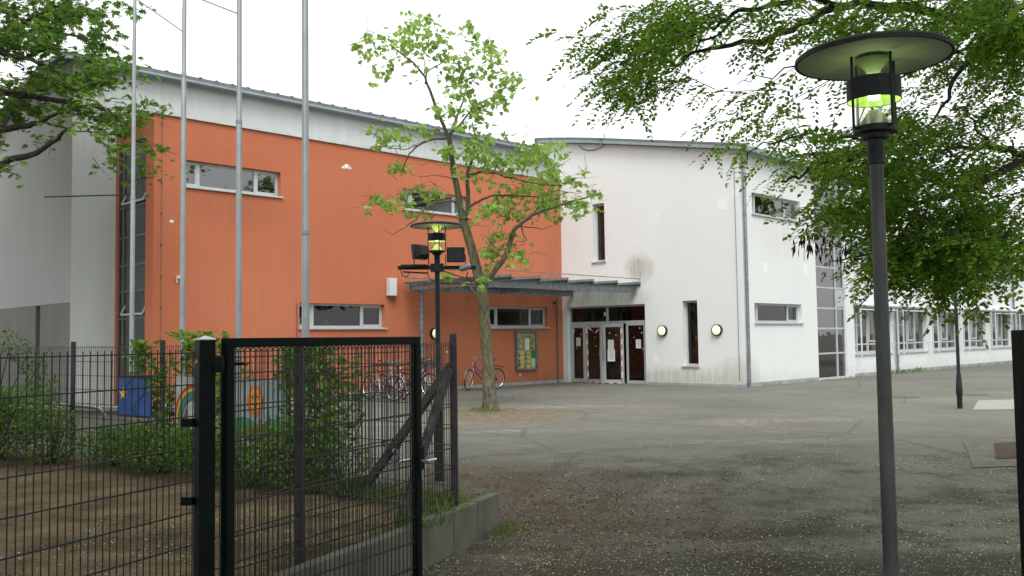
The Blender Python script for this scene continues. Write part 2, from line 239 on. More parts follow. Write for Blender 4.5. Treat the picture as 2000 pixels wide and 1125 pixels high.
# ------------------------------------------------------------ mesh builder
ORG={}
class MB:
    def __init__(s): s.V=[]; s.F=[]
    def add(s,vs,fs):
        k=len(s.V); s.V+= [tuple(map(float,p)) for p in vs]; s.F+=[tuple(i+k for i in f) for f in fs]; return s
    def quad(s,*p): return s.add(p,[tuple(range(len(p)))])
    def obox(s,o,ax,ay,az):
        """box from corner o with edge vectors"""
        o=np.array(o,float); ax=np.array(ax,float);ay=np.array(ay,float);az=np.array(az,float)
        vs=[o,o+ax,o+ax+ay,o+ay,o+az,o+ax+az,o+ax+ay+az,o+ay+az]
        fl=np.dot(np.cross(ax,ay),az)<0
        fs=[(0,3,2,1),(4,5,6,7),(0,1,5,4),(1,2,6,5),(2,3,7,6),(3,0,4,7)]
        if fl: fs=[f[::-1] for f in fs]
        return s.add(vs,fs)
    def cbox(s,c,ex,ey,ez):
        c=np.array(c,float); ex=np.array(ex,float);ey=np.array(ey,float);ez=np.array(ez,float)
        return s.obox(c-(ex+ey+ez)/2,ex,ey,ez)
    def tube(s,pts,r,n=6,caps=True):
        pts=[np.array(p,float) for p in pts]; m=len(pts); r=r if hasattr(r,'__len__') else [r]*m
        vs=[];fs=[]; prev=None
        for i in range(m):
            t=pts[min(i+1,m-1)]-pts[max(i-1,0)]; t/=np.linalg.norm(t)+1e-12
            if prev is None:
                ref=np.array([0,0,1.]) if abs(t[2])<.9 else np.array([1.,0,0]); x=np.cross(t,ref)
            else: x=prev-t*np.dot(prev,t)
            x/=np.linalg.norm(x)+1e-12; prev=x; y=np.cross(t,x)
            for k in range(n):
                q=2*math.pi*(k+.5)/n; vs.append(pts[i]+r[i]*(x*math.cos(q)+y*math.sin(q)))
        for i in range(m-1):
            for k in range(n): fs.append((i*n+k,i*n+(k+1)%n,(i+1)*n+(k+1)%n,(i+1)*n+k))
        if caps: fs.append(tuple(range(n-1,-1,-1))); fs.append(tuple((m-1)*n+k for k in range(n)))
        return s.add(vs,fs)
    def lathe(s,prof,o,n=32,axis=None):
        """prof: (radius, height) list"""
        o=np.array(o,float); vs=[];fs=[]
        if axis is None: X,Y,A=np.array([1.,0,0]),np.array([0,1.,0]),Z
        else:
            A=np.array(axis,float);A/=np.linalg.norm(A);X=np.cross(A,Z if abs(A[2])<.9 else np.array([1.,0,0]));X/=np.linalg.norm(X);Y=np.cross(A,X)
        for r,h in prof:
            for k in range(n):
                q=2*math.pi*k/n; vs.append(o+A*h+r*(X*math.cos(q)+Y*math.sin(q)))
        for i in range(len(prof)-1):
            for k in range(n): fs.append((i*n+k,i*n+(k+1)%n,(i+1)*n+(k+1)%n,(i+1)*n+k))
        return s.add(vs,fs)
    def torus(s,c,axis,R,r,n=28,m=6):
        c=np.array(c,float);A=np.array(axis,float);A/=np.linalg.norm(A);X=np.cross(A,Z if abs(A[2])<.9 else np.array([1.,0,0]));X/=np.linalg.norm(X);Y=np.cross(A,X); vs=[];fs=[]
        for i in range(n):
            q=2*math.pi*i/n; d=X*math.cos(q)+Y*math.sin(q)
            for j in range(m):
                p=2*math.pi*j/m; vs.append(c+d*(R+r*math.cos(p))+A*r*math.sin(p))
        for i in range(n):
            for j in range(m): fs.append((i*m+j,((i+1)%n)*m+j,((i+1)%n)*m+(j+1)%m,i*m+(j+1)%m))
        return s.add(vs,fs)
    def prism(s,poly,off):
        """closed polygon (list of 3d points) extruded by off"""
        k=len(poly); off=np.array(off,float); P=[np.array(p,float) for p in poly]
        vs=P+[p+off for p in P]; fs=[tuple(range(k-1,-1,-1)),tuple(range(k,2*k))]+[(i,(i+1)%k,k+(i+1)%k,k+i) for i in range(k)]
        return s.add(vs,fs)
    def build(s,name,material,parent=None,smooth=False,bevel=0):
        me=bpy.data.meshes.new(name); org=np.array(ORG.get(parent.name,(0,0,0))) if parent else np.zeros(3)
        V=[tuple(np.array(p)-org) for p in s.V]; me.from_pydata(V,[],s.F); me.materials.append(MT[material])
        me.validate(); 
        if smooth: me.polygons.foreach_set('use_smooth',[True]*len(me.polygons))
        o=bpy.data.objects.new(name,me); COL.objects.link(o)
        if parent: o.parent=parent; ORG[o.name]=tuple(org)
        if smooth:
            try: me.set_sharp_from_angle(angle=math.radians(40))
            except Exception: pass
        if bevel:
            b=o.modifiers.new('bevel','BEVEL'); b.width=bevel; b.segments=2; b.limit_method='ANGLE'
        return o
def each(mb,name,material,parent,join=.01):
    """one object per separate piece of mb (pieces closer than join stay together)"""
    n=len(mb.V); par=list(range(n))
    def fd(x):
        while par[x]!=x: par[x]=par[par[x]]; x=par[x]
        return x
    for f in mb.F:
        for q in f[1:]: par[fd(f[0])]=fd(q)
    V=np.array(mb.V); ids={}
    for i in range(n): ids.setdefault(fd(i),[]).append(i)
    cl=[(np.min(V[k],0),np.max(V[k],0),list(k)) for k in ids.values()]; ch=True
    while ch:
        ch=False
        for i in range(len(cl)):
            for j in range(i+1,len(cl)):
                if np.all(cl[i][0]-join<=cl[j][1]) and np.all(cl[j][0]-join<=cl[i][1]):
                    cl[i]=(np.minimum(cl[i][0],cl[j][0]),np.maximum(cl[i][1],cl[j][1]),cl[i][2]+cl[j][2]); cl.pop(j); ch=True; break
            if ch: break
    for lo_,hi_,k in cl:
        st=set(k); mp={q:i for i,q in enumerate(sorted(st))}; m=MB(); m.V=[mb.V[q] for q in sorted(st)]; m.F=[tuple(mp[q] for q in f) for f in mb.F if f[0] in st]; m.build(name,material,parent)
def tag(o,label=None,cat=None,group=None,kind=None):
    if label: o['label']=label
    if cat: o['category']=cat
    if group: o['group']=group
    if kind: o['kind']=kind
    return o
def thing(name,loc,label,cat,group=None):
    o=bpy.data.objects.new(name,None); o.location=tuple(float(x) for x in loc); COL.objects.link(o); ORG[o.name]=tuple(float(x) for x in loc); o.empty_display_size=.2
    return tag(o,label,cat,group)
def npmesh(name,V,F4,material,parent=None):
    me=bpy.data.meshes.new(name); org=np.array(ORG.get(parent.name,(0,0,0))) if parent else np.zeros(3)
    V=(V-org).astype(np.float32); nf=len(F4)
    me.vertices.add(len(V)); me.vertices.foreach_set('co',V.ravel()); me.loops.add(nf*4); me.loops.foreach_set('vertex_index',F4.astype(np.int32).ravel())
    me.polygons.add(nf); me.polygons.foreach_set('loop_start',np.arange(0,nf*4,4,dtype=np.int32)); me.polygons.foreach_set('loop_total',np.full(nf,4,dtype=np.int32))
    me.update(calc_edges=True); me.materials.append(MT[material]); o=bpy.data.objects.new(name,me); COL.objects.link(o)
    if parent: o.parent=parent; ORG[o.name]=tuple(org)
    return o
# ------------------------------------------------------------ ground, yard, paths
def grid_sheet(name,xs,ys,zf,material):
    V=[];F=[]
    for y in ys:
        for x in xs: V.append((x,y,zf(x,y)))
    n=len(xs)
    for j in range(len(ys)-1):
        for i in range(n-1): F.append((j*n+i,j*n+i+1,(j+1)*n+i+1,(j+1)*n+i))
    m=MB(); m.V=V; m.F=F; return m.build(name,material)
ys=[-900,-100,-30,0,5,8.6]+[9+.25*i for i in range(17)]+[14,20,30,60,200,1500]
gr=grid_sheet('ground',[-1200,-100,-30,-10,-5,0,5,10,20,60,200,1400],ys,lambda x,y: float(gz(y)),'asphalt'); tag(gr,kind='structure')
# planted bed behind the low wall
WL=lambda y: -.16-.434*(9.7-y)          # front face of the low wall
F1=lambda y: -2.57+.433*(y-4.63)            # line of the near mesh fence
F2A=np.array([-.59,9.2]); F2D=np.array([-.803,.596])
def bedz(x,y): return max(.335+.02*math.sin(x*2.1+y*1.3),float(gz(y))+.012)
V=[];F=[];rows=[-14+.5*i for i in range(92)]; nc=26
for y in rows:
    xr=WL(y)-.10 if y<=9.2 else -.55-(y-9.2)*1.347
    for i in range(nc): 
        t=(i/(nc-1))**2.2; x=xr-t*40; V.append((x,y,bedz(x,y)))
for j in range(len(rows)-1):
    for i in range(nc-1): F.append((j*nc+i,(j+1)*nc+i,(j+1)*nc+i+1,j*nc+i+1))
m=MB(); m.V=V; m.F=[f[::-1] for f in F]; tag(m.build('dirt_bed','dirt'),kind='structure')
def blob(name,cx,cy,rx,ry,material,zoff=.006,n=40,wob=.15,seed=1,pts=None):
    r=random.Random(seed); ph=[r.uniform(0,6.28) for _ in range(5)]; V=[]
    for k in range(n):
        q=2*math.pi*k/n; w_=1+wob*sum(math.sin((j+2)*q+ph[j])/(j+1) for j in range(5))*.5; x=cx+rx*w_*math.cos(q); y=cy+ry*w_*math.sin(q); V.append((x,y,float(gz(y))+zoff))
    m=MB(); m.add(V,[tuple(range(n))]); return m.build(name,material)
m=MB(); m.quad((9.55,19.35,GZ+.006),(14.5,19.2,GZ+.006),(17.5,22.6,GZ+.006),(11.0,22.0,GZ+.006)); tag(m.build('paving','paving'),kind='structure')
def sheet(name,q,zoff,material,n=14):
    q=[np.array(p) for p in q]; V=[];F=[]
    for j_ in range(n+1):
        for i_ in range(n+1):
            a_,b_=i_/n,j_/n; p=(1-a_)*(1-b_)*q[0]+a_*(1-b_)*q[1]+a_*b_*q[2]+(1-a_)*b_*q[3]; V.append((p[0],p[1],float(np.interp(p[1],YT,gz(YT)))+zoff))
    for j_ in range(n):
        for i_ in range(n): k=j_*(n+1)+i_; F.append((k,k+1,k+n+2,k+n+1))
    m=MB(); m.V=V; m.F=F; o=m.build(name,material); tag(o,kind='structure'); return o
YT=np.array(ys,float)
sheet('stone_border',((5.75,11.7),(9.4,12.0),(9.6,14.9),(6.6,13.7)),.010,'joint_stone')
sheet('leaf_soil',((6.25,12.1),(9.4,12.4),(9.5,14.5),(6.9,13.4)),.018,'hump_soil')
for i,(px,py,r_,lb) in enumerate(((1770,776,.32,'round rusty iron manhole cover in the yard between the two front lamps'),(1900,771,.38,'round iron manhole cover in the yard right of the far lamp'))):
    d=ray(px,py); t=(GZ-2)/d[2]; P=O+d*t; m=MB(); m.lathe([(0.001,.008),(r_*.8,.008),(r_,.006),(r_,0)],P,24); tag(m.build('manhole_cover','iron'),lb,'manhole cover','iron covers in the yard')
# ------------------------------------------------------------ facades
class Fac:
    def __init__(s,P0,d,n): s.P=P0; s.d=d; s.n=n
    def pt(s,a_,o,z): return s.P+a_*s.d+o*s.n+z*Z
FR=Fac(C,v,-u); RI=Fac(C,u,-v); OR=Fac(Q,u,-v); SI=Fac(Q-15.46*u,v,-u); GR=Fac(G,u,-v); GL=Fac(G-16.604*u,v,-u); WI=Fac(C+.12*v,u,-v)
def wall(m,f,s0,s1,z0,z1,holes=(),t=.32,top=None,sub=1.0):
    Ss=sorted(set([s0,s1]+[h[0] for h in holes]+[h[1] for h in holes]))
    if top:
        ex=[]; k=int((s1-s0)/sub)
        for i in range(1,k): 
            x=s0+(s1-s0)*i/k
            if min(abs(x-q) for q in Ss)>.15: ex.append(x)
        Ss=sorted(Ss+ex)
    Zs=sorted(set([z0,z1]+[h[2] for h in holes]+[h[3] for h in holes]))
    ns,nz=len(Ss)-1,len(Zs)-1
    sol=[[not any(h[0]-1e-6<=Ss[i] and Ss[i+1]<=h[1]+1e-6 and h[2]-1e-6<=Zs[j] and Zs[j+1]<=h[3]+1e-6 for h in holes) for j in range(nz)] for i in range(ns)]
    def zz(i,j): return top(Ss[i]) if (top and j==nz) else Zs[j]
    for i in range(ns):
        for j in range(nz):
            if not sol[i][j]: continue
            A=lambda ii,jj,o: f.pt(Ss[ii],o,zz(ii,jj))
            m.quad(A(i,j,0),A(i+1,j,0),A(i+1,j+1,0),A(i,j+1,0)); m.quad(A(i,j,-t),A(i,j+1,-t),A(i+1,j+1,-t),A(i+1,j,-t))
            if i==0 or not sol[i-1][j]: m.quad(A(i,j,0),A(i,j+1,0),A(i,j+1,-t),A(i,j,-t))
            if i==ns-1 or not sol[i+1][j]: m.quad(A(i+1,j,0),A(i+1,j,-t),A(i+1,j+1,-t),A(i+1,j+1,0))
            if j==0 or not sol[i][j-1]: m.quad(A(i,j,0),A(i,j,-t),A(i+1,j,-t),A(i+1,j,0))
            if j==nz-1 or not sol[i][j+1]: m.quad(A(i,j+1,0),A(i+1,j+1,0),A(i+1,j+1,-t),A(i,j+1,-t))
def fbox(m,f,s0,s1,o0,o1,z0,z1): return m.obox(f.pt(s0,o0,z0),f.d*(s1-s0),f.n*(o1-o0),Z*(z1-z0))
def window(root,f,s0,s1,z0,z1,muls=(),trans=(),rec=.14,bw=.06,glass='window_glass',frame='alu_frame',sill=True,sash=True,label=None):
    e=.003; m=MB(); d=.06; o1=-rec; o0=-rec-d
    fbox(m,f,s0+e,s0+bw,o0,o1,z0+e,z1-e); fbox(m,f,s1-bw,s1-e,o0,o1,z0+e,z1-e)
    fbox(m,f,s0+bw,s1-bw,o0,o1-.002,z0+e,z0+bw); fbox(m,f,s0+bw,s1-bw,o0,o1-.002,z1-bw,z1-e)
    for x in muls: fbox(m,f,x-.045,x+.045,o0,o1+.004,z0+bw,z1-bw)
    for zt,a_,b_ in trans: fbox(m,f,a_,b_,o0,o1-.006,zt-.03,zt+.03)
    if sash and len(muls)>=1:
        xs=[s0+bw]+[q for x in muls for q in (x-.045,x+.045)]+[s1-bw]
        for k in range(0,len(xs),2):
            a_,b_=xs[k],xs[k+1]
            if b_-a_>.9: continue
            w_=.035; fbox(m,f,a_,a_+w_,o0+.01,o1-.012,z0+bw,z1-bw); fbox(m,f,b_-w_,b_,o0+.01,o1-.012,z0+bw,z1-bw)
            fbox(m,f,a_+w_,b_-w_,o0+.01,o1-.014,z1-bw-w_,z1-bw); fbox(m,f,a_+w_,b_-w_,o0+.01,o1-.014,z0+bw,z0+bw+w_)
    fo=m.build('window',frame,root)
    if label: fo['label']=label
    g_=MB(); fbox(g_,f,s0+bw*.5,s1-bw*.5,o0+.022,o0+.03,z0+bw*.5,z1-bw*.5); g_.build('pane',glass,fo)
    if sill:
        q=MB(); q.prism([f.pt(s0-.05,-rec,z0+.012),f.pt(s0-.05,.06,z0-.008),f.pt(s0-.05,.06,z0-.05),f.pt(s0-.05,.003,z0-.05),f.pt(s0-.05,.003,z0-.012),f.pt(s0-.05,-rec,z0-.008)],f.d*(s1-s0+.1)); q.build('sill','sill_metal',fo)
    return fo
# ---- white entrance block
wh=thing('white_building',C,'tall white rendered school block with sloping roof holding the glazed entrance doors','building')
topf=lambda s: 7.45+.193*s-.004*max(0,s-5)**2*2
hF=[(5.43,5.97,4.33,6.40),(1.66,2.24,.66,2.78),(3.75,7.26,0,2.74)]
m=MB(); wall(m,FR,0,8.05,0,7.3,hF,top=topf); m.build('front_wall','white_render',wh)
hR=[(.74,3.97,5.52,6.20),(.72,3.86,2.03,2.65),(5.0,7.3,.03,6.92)]
m=MB(); wall(m,RI,.322,7.9,0,7.45,hR); m.build('side_wall','white_render',wh)
m=MB(); fbox(m,FR,7.73,8.05,-7.9,-.322,0,8.95); fbox(m,RI,7.58,7.9,-7.7,-.322,0,7.4); each(m,'rear_wall','white_render',wh)
m=MB(); pr=[]; N=10
for i in range(N+1): s=-.35+(8.4+.35)*i/N; pr.append((s,topf(s)+.012))
poly=[FR.pt(s,.28,z) for s,z in pr]+[FR.pt(s,.28,z+.16) for s,z in pr[::-1]]
m.prism(poly,u*8.6); m.build('roof','roof_metal',wh)
m=MB(); poly=[FR.pt(s,.31,z+.125) for s,z in pr]+[FR.pt(s,.31,z+.185) for s,z in pr[::-1]]; m.prism(poly,u*.05)
fbox(m,FR,8.41,8.47,-8,.31,9.0,9.16); each(m,'roof_trim','roof_edge',wh)
m=MB(); fbox(m,FR,-.0,3.72,.0,.012,-.02,.09); fbox(m,RI,.0,5.0,0,.012,-.02,.13); each(m,'plinth','plinth',wh)
m=MB()
for a_,z_,w_,h_ in ((.63,5.80,.36,.34),(.16,6.12,.26,.24),(3.18,5.72,.14,.16),(4.1,4.9,.08,.1),(3.34,.9,.2,.25)): fbox(m,FR,a_-w_/2,a_+w_/2,0,.004,z_-h_/2,z_+h_/2)
for a_,z_,w_,h_ in ((1.48,3.8,.26,.34),(4.22,3.84,.26,.34)): fbox(m,RI,a_-w_/2,a_+w_/2,0,.004,z_-h_/2,z_+h_/2)
mat('patch_paint',(.80,.81,.79),.9); each(m,'paint_patch','patch_paint',wh)
window(wh,FR,5.43,5.97,4.33,6.40,rec=.2,label='narrow upper window')
m=MB(); fbox(m,FR,5.36,6.0,-.40,-.36,4.2,6.5); m.build('blind','blind_brown',wh)
m=MB(); fbox(m,FR,1.6,2.3,-.62,-.58,.5,2.9); m.build('screen','inner_brown',wh)
rr=random.Random(4)
for k_ in range(9):
    m=MB(); cs=rr.uniform(1.75,2.15); cz=.95+.2*k_; m.add([FR.pt(cs+.10*math.cos(q)*rr.uniform(.6,1.2),-.42,cz+.12*math.sin(q)*rr.uniform(.6,1.2)) for q in [i*.785 for i in range(8)]],[tuple(range(8))]); m.build('paper_decoration',('hill_green','teal_paint','red_paint','yellow_card','hill_green')[k_%5],wh)
window(wh,FR,1.66,2.24,.66,2.78,rec=.2,label='narrow window between the round wall lamps')
m=MB(); fbox(m,FR,5.9,6.02,-.2,.012,4.33,6.4); fbox(m,FR,5.86,5.90,.0,.02,4.33,4.34); 
window(wh,RI,.74,3.97,5.52,6.20,muls=(1.12,3.10),glass='upper_glass')
window(wh,RI,.72,3.86,2.03,2.65,muls=(1.10,3.12))
# stair glazing
zs=[.94,1.83,2.55,3.29,4.02,4.75,5.5,6.25]
window(wh,RI,5.0,7.3,.03,6.92,muls=(6.62,),trans=[(q,5.06,7.24) for q in zs],rec=.06,glass='upper_glass',sill=False,sash=False,label='tall glazed stair strip')
m=MB(); fbox(m,RI,6.67,7.2,-.09,-.055,2.62,3.24); fo=m.build('window','alu_frame',wh)
m=MB(); fbox(m,RI,4.9,7.4,.0,.06,-.02,.03); m.build('threshold','sill_metal',wh)
# downpipe at the corner
m=MB(); m.tube([RI.pt(.14,.09,0),RI.pt(.14,.09,7.0),RI.pt(.14,.03,7.25)],.052,10)
for z_ in (.9,1.9,3.9,5.4,6.6): m.lathe([(.06,-.02),(.06,.02)],RI.pt(.14,.09,z_),10)
m.build('downpipe','galv',wh,True)
m=MB(); m.tube([FR.pt(.16,.03,.2),FR.pt(.16,.03,6.9),FR.pt(.16,.12,6.95)],.007,5); m.tube([FR.pt(s,.05,z) for s,z in ((6.5,8.62),(6.35,8.47),(6.1,8.38),(5.8,8.35),(5.45,8.4),(5.25,8.5))],.014,6); each(m,'cable','cable',wh)
# entrance
e_=MB(); rc=.14
fbox(e_,FR,3.76,7.25,-rc-.07,-rc,2.10,2.19); fbox(e_,FR,3.76,7.25,-rc-.07,-rc,2.68,2.737); fbox(e_,FR,3.753,3.82,-rc-.07,-rc-.002,0.0,2.68); fbox(e_,FR,7.19,7.257,-rc-.07,-rc-.002,0.0,2.68); fbox(e_,FR,5.46,5.54,-rc-.07,-rc+.004,2.19,2.68)
fe=e_.build('door_frame','alu_frame',wh); gg=MB(); fbox(gg,FR,3.82,7.19,-rc-.045,-rc-.037,2.19,2.68); gg.build('pane','window_glass',fe)
def leafdoor(sh,wd,ang,o=-rc,label=None,hinge=1,bw=.10):
    """door leaf hinged at s=sh, running towards smaller s, swung out by ang"""
    ca,sa=math.cos(ang),math.sin(ang); d=-v*ca*hinge+(-u)*sa; n=(-u)*ca+v*sa*hinge; P=FR.pt(sh,o,0.012); f=Fac(P,d,n)
    m=MB(); H=2.085; fbox(m,f,0,bw,-.05,0,0,H); fbox(m,f,wd-bw,wd,-.05,0,0,H); fbox(m,f,bw,wd-bw,-.05,-.002,0,.13); fbox(m,f,bw,wd-bw,-.05,-.002,H-.12,H)
    do=m.build('door','alu_frame',wh); g_=MB(); fbox(g_,f,bw,wd-bw,-.03,-.02,.13,H-.12); g_.build('pane','window_glass',do)
    h_=MB(); h_.tube([f.pt(wd-.05,0,1.0),f.pt(wd-.05,.05,1.0),f.pt(wd-.17,.05,1.0)],.011,6); h_.tube([f.pt(wd-.05,.05,1.25),f.pt(wd-.05,.05,.75)],.01,6); h_.build('handle','galv',do)
    if label: do['label']=label
    return f
d1=leafdoor(7.18,.66,.0,-rc-.0,'leftmost closed door leaf')
d2=leafdoor(6.40,.90,math.radians(13),-.02,'door leaf held ajar, left of the pair')
d3=leafdoor(4.72,.78,math.radians(13),-.02,'door leaf held ajar, right of the pair',hinge=-1)
m=MB(); f=FR; fbox(m,f,3.83,3.93,-rc-.05,-rc,0.01,2.1); fbox(m,f,4.60,4.68,-rc-.05,-rc,0.01,2.1); fbox(m,f,3.93,4.60,-rc-.05,-rc-.002,.01,.12); fbox(m,f,3.93,4.60,-rc-.05,-rc-.002,2.02,2.1)
mp_=MB(); fbox(mp_,f,6.40,6.52,-rc-.05,.0,0.01,2.1); mp_.build('door_post','alu_frame',wh); fo=m.build('side_light','alu_frame',wh); g_=MB(); fbox(g_,f,3.93,4.60,-rc-.03,-rc-.022,.12,2.02); g_.build('pane','window_glass',fo)
# inside surfaces seen through the glass
m=MB(); fbox(m,FR,.5,7.6,-3.6,-3.5,0,7.2); m.build('inner_wall','inner_brown',wh)
m=MB(); fbox(m,FR,3.0,7.6,-3.4,-.4,3.1,3.2); m.build('ceiling','inner',wh)
m=MB(); fbox(m,RI,4.2,7.5,-1.6,-1.5,0,7.2); m.build('inner_wall','inner_green',wh); m=MB(); fbox(m,RI,.4,4.1,-1.9,-1.8,0,7.2); m.build('inner_wall','inner_green',wh)
# ---- orange block
ob=thing('orange_building',C,'orange rendered two storey school block with ribbon windows and flat coping','building')
hO=[(-14.62,-11.83,5.67,6.35),(-7.48,-4.70,5.73,6.38),(-11.23,-8.22,2.01,2.71),(-3.78,-.82,2.02,2.73)]
m=MB(); wall(m,OR,-15.46,0,0,7.42,hO); m.build('front_wall','orange_render',ob)
m=MB(); wall(m,SI,.322,2.3,.0,7.42,[(.46,2.24,.0,6.9)]); m.build('side_wall','orange_render',ob)
m=MB(); fbox(m,OR,-15.52,.0,-.36,.06,7.42,7.50); fbox(m,SI,.36,2.28,-.3,.06,7.42,7.50); each(m,'coping','sill_metal',ob)
m=MB(); fbox(m,OR,-15.1,-.02,-2.28,-.36,7.2,7.3); m.build('roof','roof_edge',ob)
m=MB(); fbox(m,OR,-15.46,0,0,.012,-.02,.10); m.build('plinth','plinth',ob)
window(ob,OR,*hO[0],muls=(-14.22,-12.54),glass='upper_glass'); window(ob,OR,*hO[1],muls=(-7.05,-5.25),glass='upper_glass')
window(ob,OR,*hO[2],muls=(-10.72,-8.99)); window(ob,OR,*hO[3],muls=(-3.30,-1.63))
window(ob,SI,.46,2.24,.0,6.9,muls=(1.93,),trans=[(q,.5,2.2) for q in (1.3,2.28,3.0,3.68,4.42,5.22,5.92)],rec=.05,bw=.05,glass='upper_glass',frame='alu_dark',sill=False,sash=False,label='tall grey framed stair glazing')
m=MB()
for z0_,z1_ in ((2.36,2.94),(5.28,5.86)):     # tilted open vents
    A=lambda s,z,o: SI.pt(s,o,z)
    m.obox(A(.55,z0_,.0),v*1.3,-u*.04,Z*.05); m.tube([A(.55,z0_+.03,.03),A(.55,z1_,-.25)],.025,4); m.tube([A(1.85,z0_+.03,.03),A(1.85,z1_,-.25)],.025,4); m.tube([A(.55,z1_,-.25),A(1.85,z1_,-.25)],.025,4)
each(m,'vent_sash','alu_frame',ob,.5)
m=MB(); fbox(m,SI,.5,2.2,-.10,-.085,3.05,3.62); m.build('panel','alu_dark',ob)
m=MB(); fbox(m,OR,-14.9,-.3,-2.0,-1.9,0,3.3); m.build('inner_wall','inner',ob); m=MB(); fbox(m,OR,-15.1,-.02,-2.2,-.33,3.3,3.5); m.build('ceiling','inner',ob)
m=MB(); fbox(m,OR,-15.0,-.3,-2.2,-2.1,3.5,7.1); m.build('inner_wall','inner_green',ob)
m=MB(); fbox(m,OR,-7.4,-4.8,-.5,-.47,5.7,6.5); m.build('blind','blind',ob)
m=MB(); m.tube([OR.pt(-15.27,.03,.2),OR.pt(-15.27,.03,7.42),OR.pt(-15.27,.12,7.5)],.006,5)
for z_ in (.9,1.7,2.5,3.3,4.1,4.9,5.7,6.5,7.2): m.cbox(OR.pt(-15.27,.03,z_),u*.03,v*.05,Z*.04)
m.tube([OR.pt(-11.33,.025,.1),OR.pt(-11.33,.025,2.7)],.012,5); m.tube([OR.pt(-.35,.04,.0),OR.pt(-.35,.04,3.1)],.03,8); each(m,'conductor_wire','alu_dark',ob)
m=MB()
for s,z_,r_ in ((-14.99,4.72,.055),(-5.24,5.43,.05),(-9.6,6.80,.10),(-9.72,6.76,.06),(-9.5,6.77,.06),(-5.7,1.22,.04),(-2.3,.36,.05)): m.add([OR.pt(s+r_*math.cos(q)*(1+.3*math.sin(3*q+s)),.004,z_+r_*.9*math.sin(q)*(1+.3*math.cos(2*q))) for q in [k*.6283 for k in range(10)]],[tuple(range(10))])
each(m,'plaster_chip','patch_paint',ob)
m=MB(); m.cbox(OR.pt(-14.82,.05,3.3),u*.10,v*.1,Z*.08); m.tube([OR.pt(-14.86,.05,3.28),OR.pt(-14.86,.05,3.15)],.02,6); m.build('sensor','box_white',ob)
m=MB(); m.lathe([(.001,.02),(.05,.02),(.06,-.03),(.03,-.06),(.001,-.06)],OR.pt(-.55,.12,2.92),12); m.tube([OR.pt(-.55,0,2.94),OR.pt(-.55,.12,2.94)],.015,6); m.build('camera','cable',ob)
# ---- grey hall behind
gh=thing('grey_hall',C,'high grey rendered hall behind the orange block with a curved dark edged roof','building')
m=MB(); wall(m,GR,-15.46,2.6,0,9.06,()); m.build('upper_wall','clerestory_render',gh)
m=MB(); wall(m,GR,-16.6,-15.462,0,9.06,()); m.build('front_wall','clerestory_render',gh)
ghtop=lambda s: 9.08-.035*s*s+.03*s
m=MB(); wall(m,GL,.003,9.0,2.72,6.5,[],top=ghtop,sub=.6); m.build('gable_wall','grey_render',gh)
m=MB(); wall(m,GL,.003,9.0,0,2.718,[(2.15,2.5,.0,2.7)]); m.build('lower_wall','dark_grey_render',gh)
m=MB(); fbox(m,GL,2.16,2.49,-.2,-.12,.0,2.69); dd=m.build('door','inner_brown',gh)
m=MB(); pr=[(-.32,9.04)]+[(s,ghtop(s)+.02) for s in [0,.6,1.2,1.8,2.4,3,3.6,4.2,4.8,5.4,6,6.6,7.2,8,9]]
poly=[GL.pt(s,.3,z) for s,z in pr]+[GL.pt(s,.3,z+.13) for s,z in pr[::-1]]; m.prism(poly,u*19.6); m.build('roof','roof_edge',gh)
m=MB()
for i in range(39): s=-16.8+i*.5; m.prism([GR.pt(s,.33,9.165),GR.pt(s+.06,.33,9.20),GR.pt(s+.10,.33,9.20),GR.pt(s+.16,.33,9.165)],v*2.5)
o_=m.build('roof_corrugation','roof_edge',gh)
m=MB(); m.tube([GR.pt(-16.9,.30,9.02),GR.pt(2.9,.30,9.02)],.05,8); m.build('gutter','roof_metal',gh)
m=MB(); fbox(m,GR,-16.2,-15.75,0,.004,5.35,5.62); m.build('paint_patch','patch_paint',gh) if False else None
m=MB(); fbox(m,GL,.0,9,-9,-8.8,0,7); m.build('rear_wall','grey_render',gh)
# ---- classroom wing
wg=thing('classroom_wing',C,'long low white classroom wing with a row of windows under metal blind boxes','building')
WS=[(8.25,11.62),(12.22,15.36),(16.02,19.15),(19.85,23.05),(23.70,26.92),(27.6,30.8),(31.4,34.6),(35.2,38.4)]
m=MB(); wall(m,WI,7.9,44,0,4.9,[(a_,b_,.86,2.68) for a_,b_ in WS]); m.build('wall','white_render',wg)
m=MB(); fbox(m,WI,7.9,8.0,0,.06,0,4.9); m.build('pilaster','white_render',wg)
m=MB(); fbox(m,WI,7.6,44.3,-9,.3,4.9,5.1); m.build('roof','roof_metal',wg)
m=MB(); fbox(m,WI,8.0,44,0,.012,-.02,.14); m.build('plinth','plinth',wg)
m=MB(); fbox(m,WI,8,44,-4.1,-4,0,4.8); fbox(m,WI,43.7,44,-9,-.4,0,4.8); each(m,'inner_wall','inner',wg); m=MB(); fbox(m,WI,8,43.6,-4,-.4,3.0,3.1); m.build('ceiling','blind',wg)
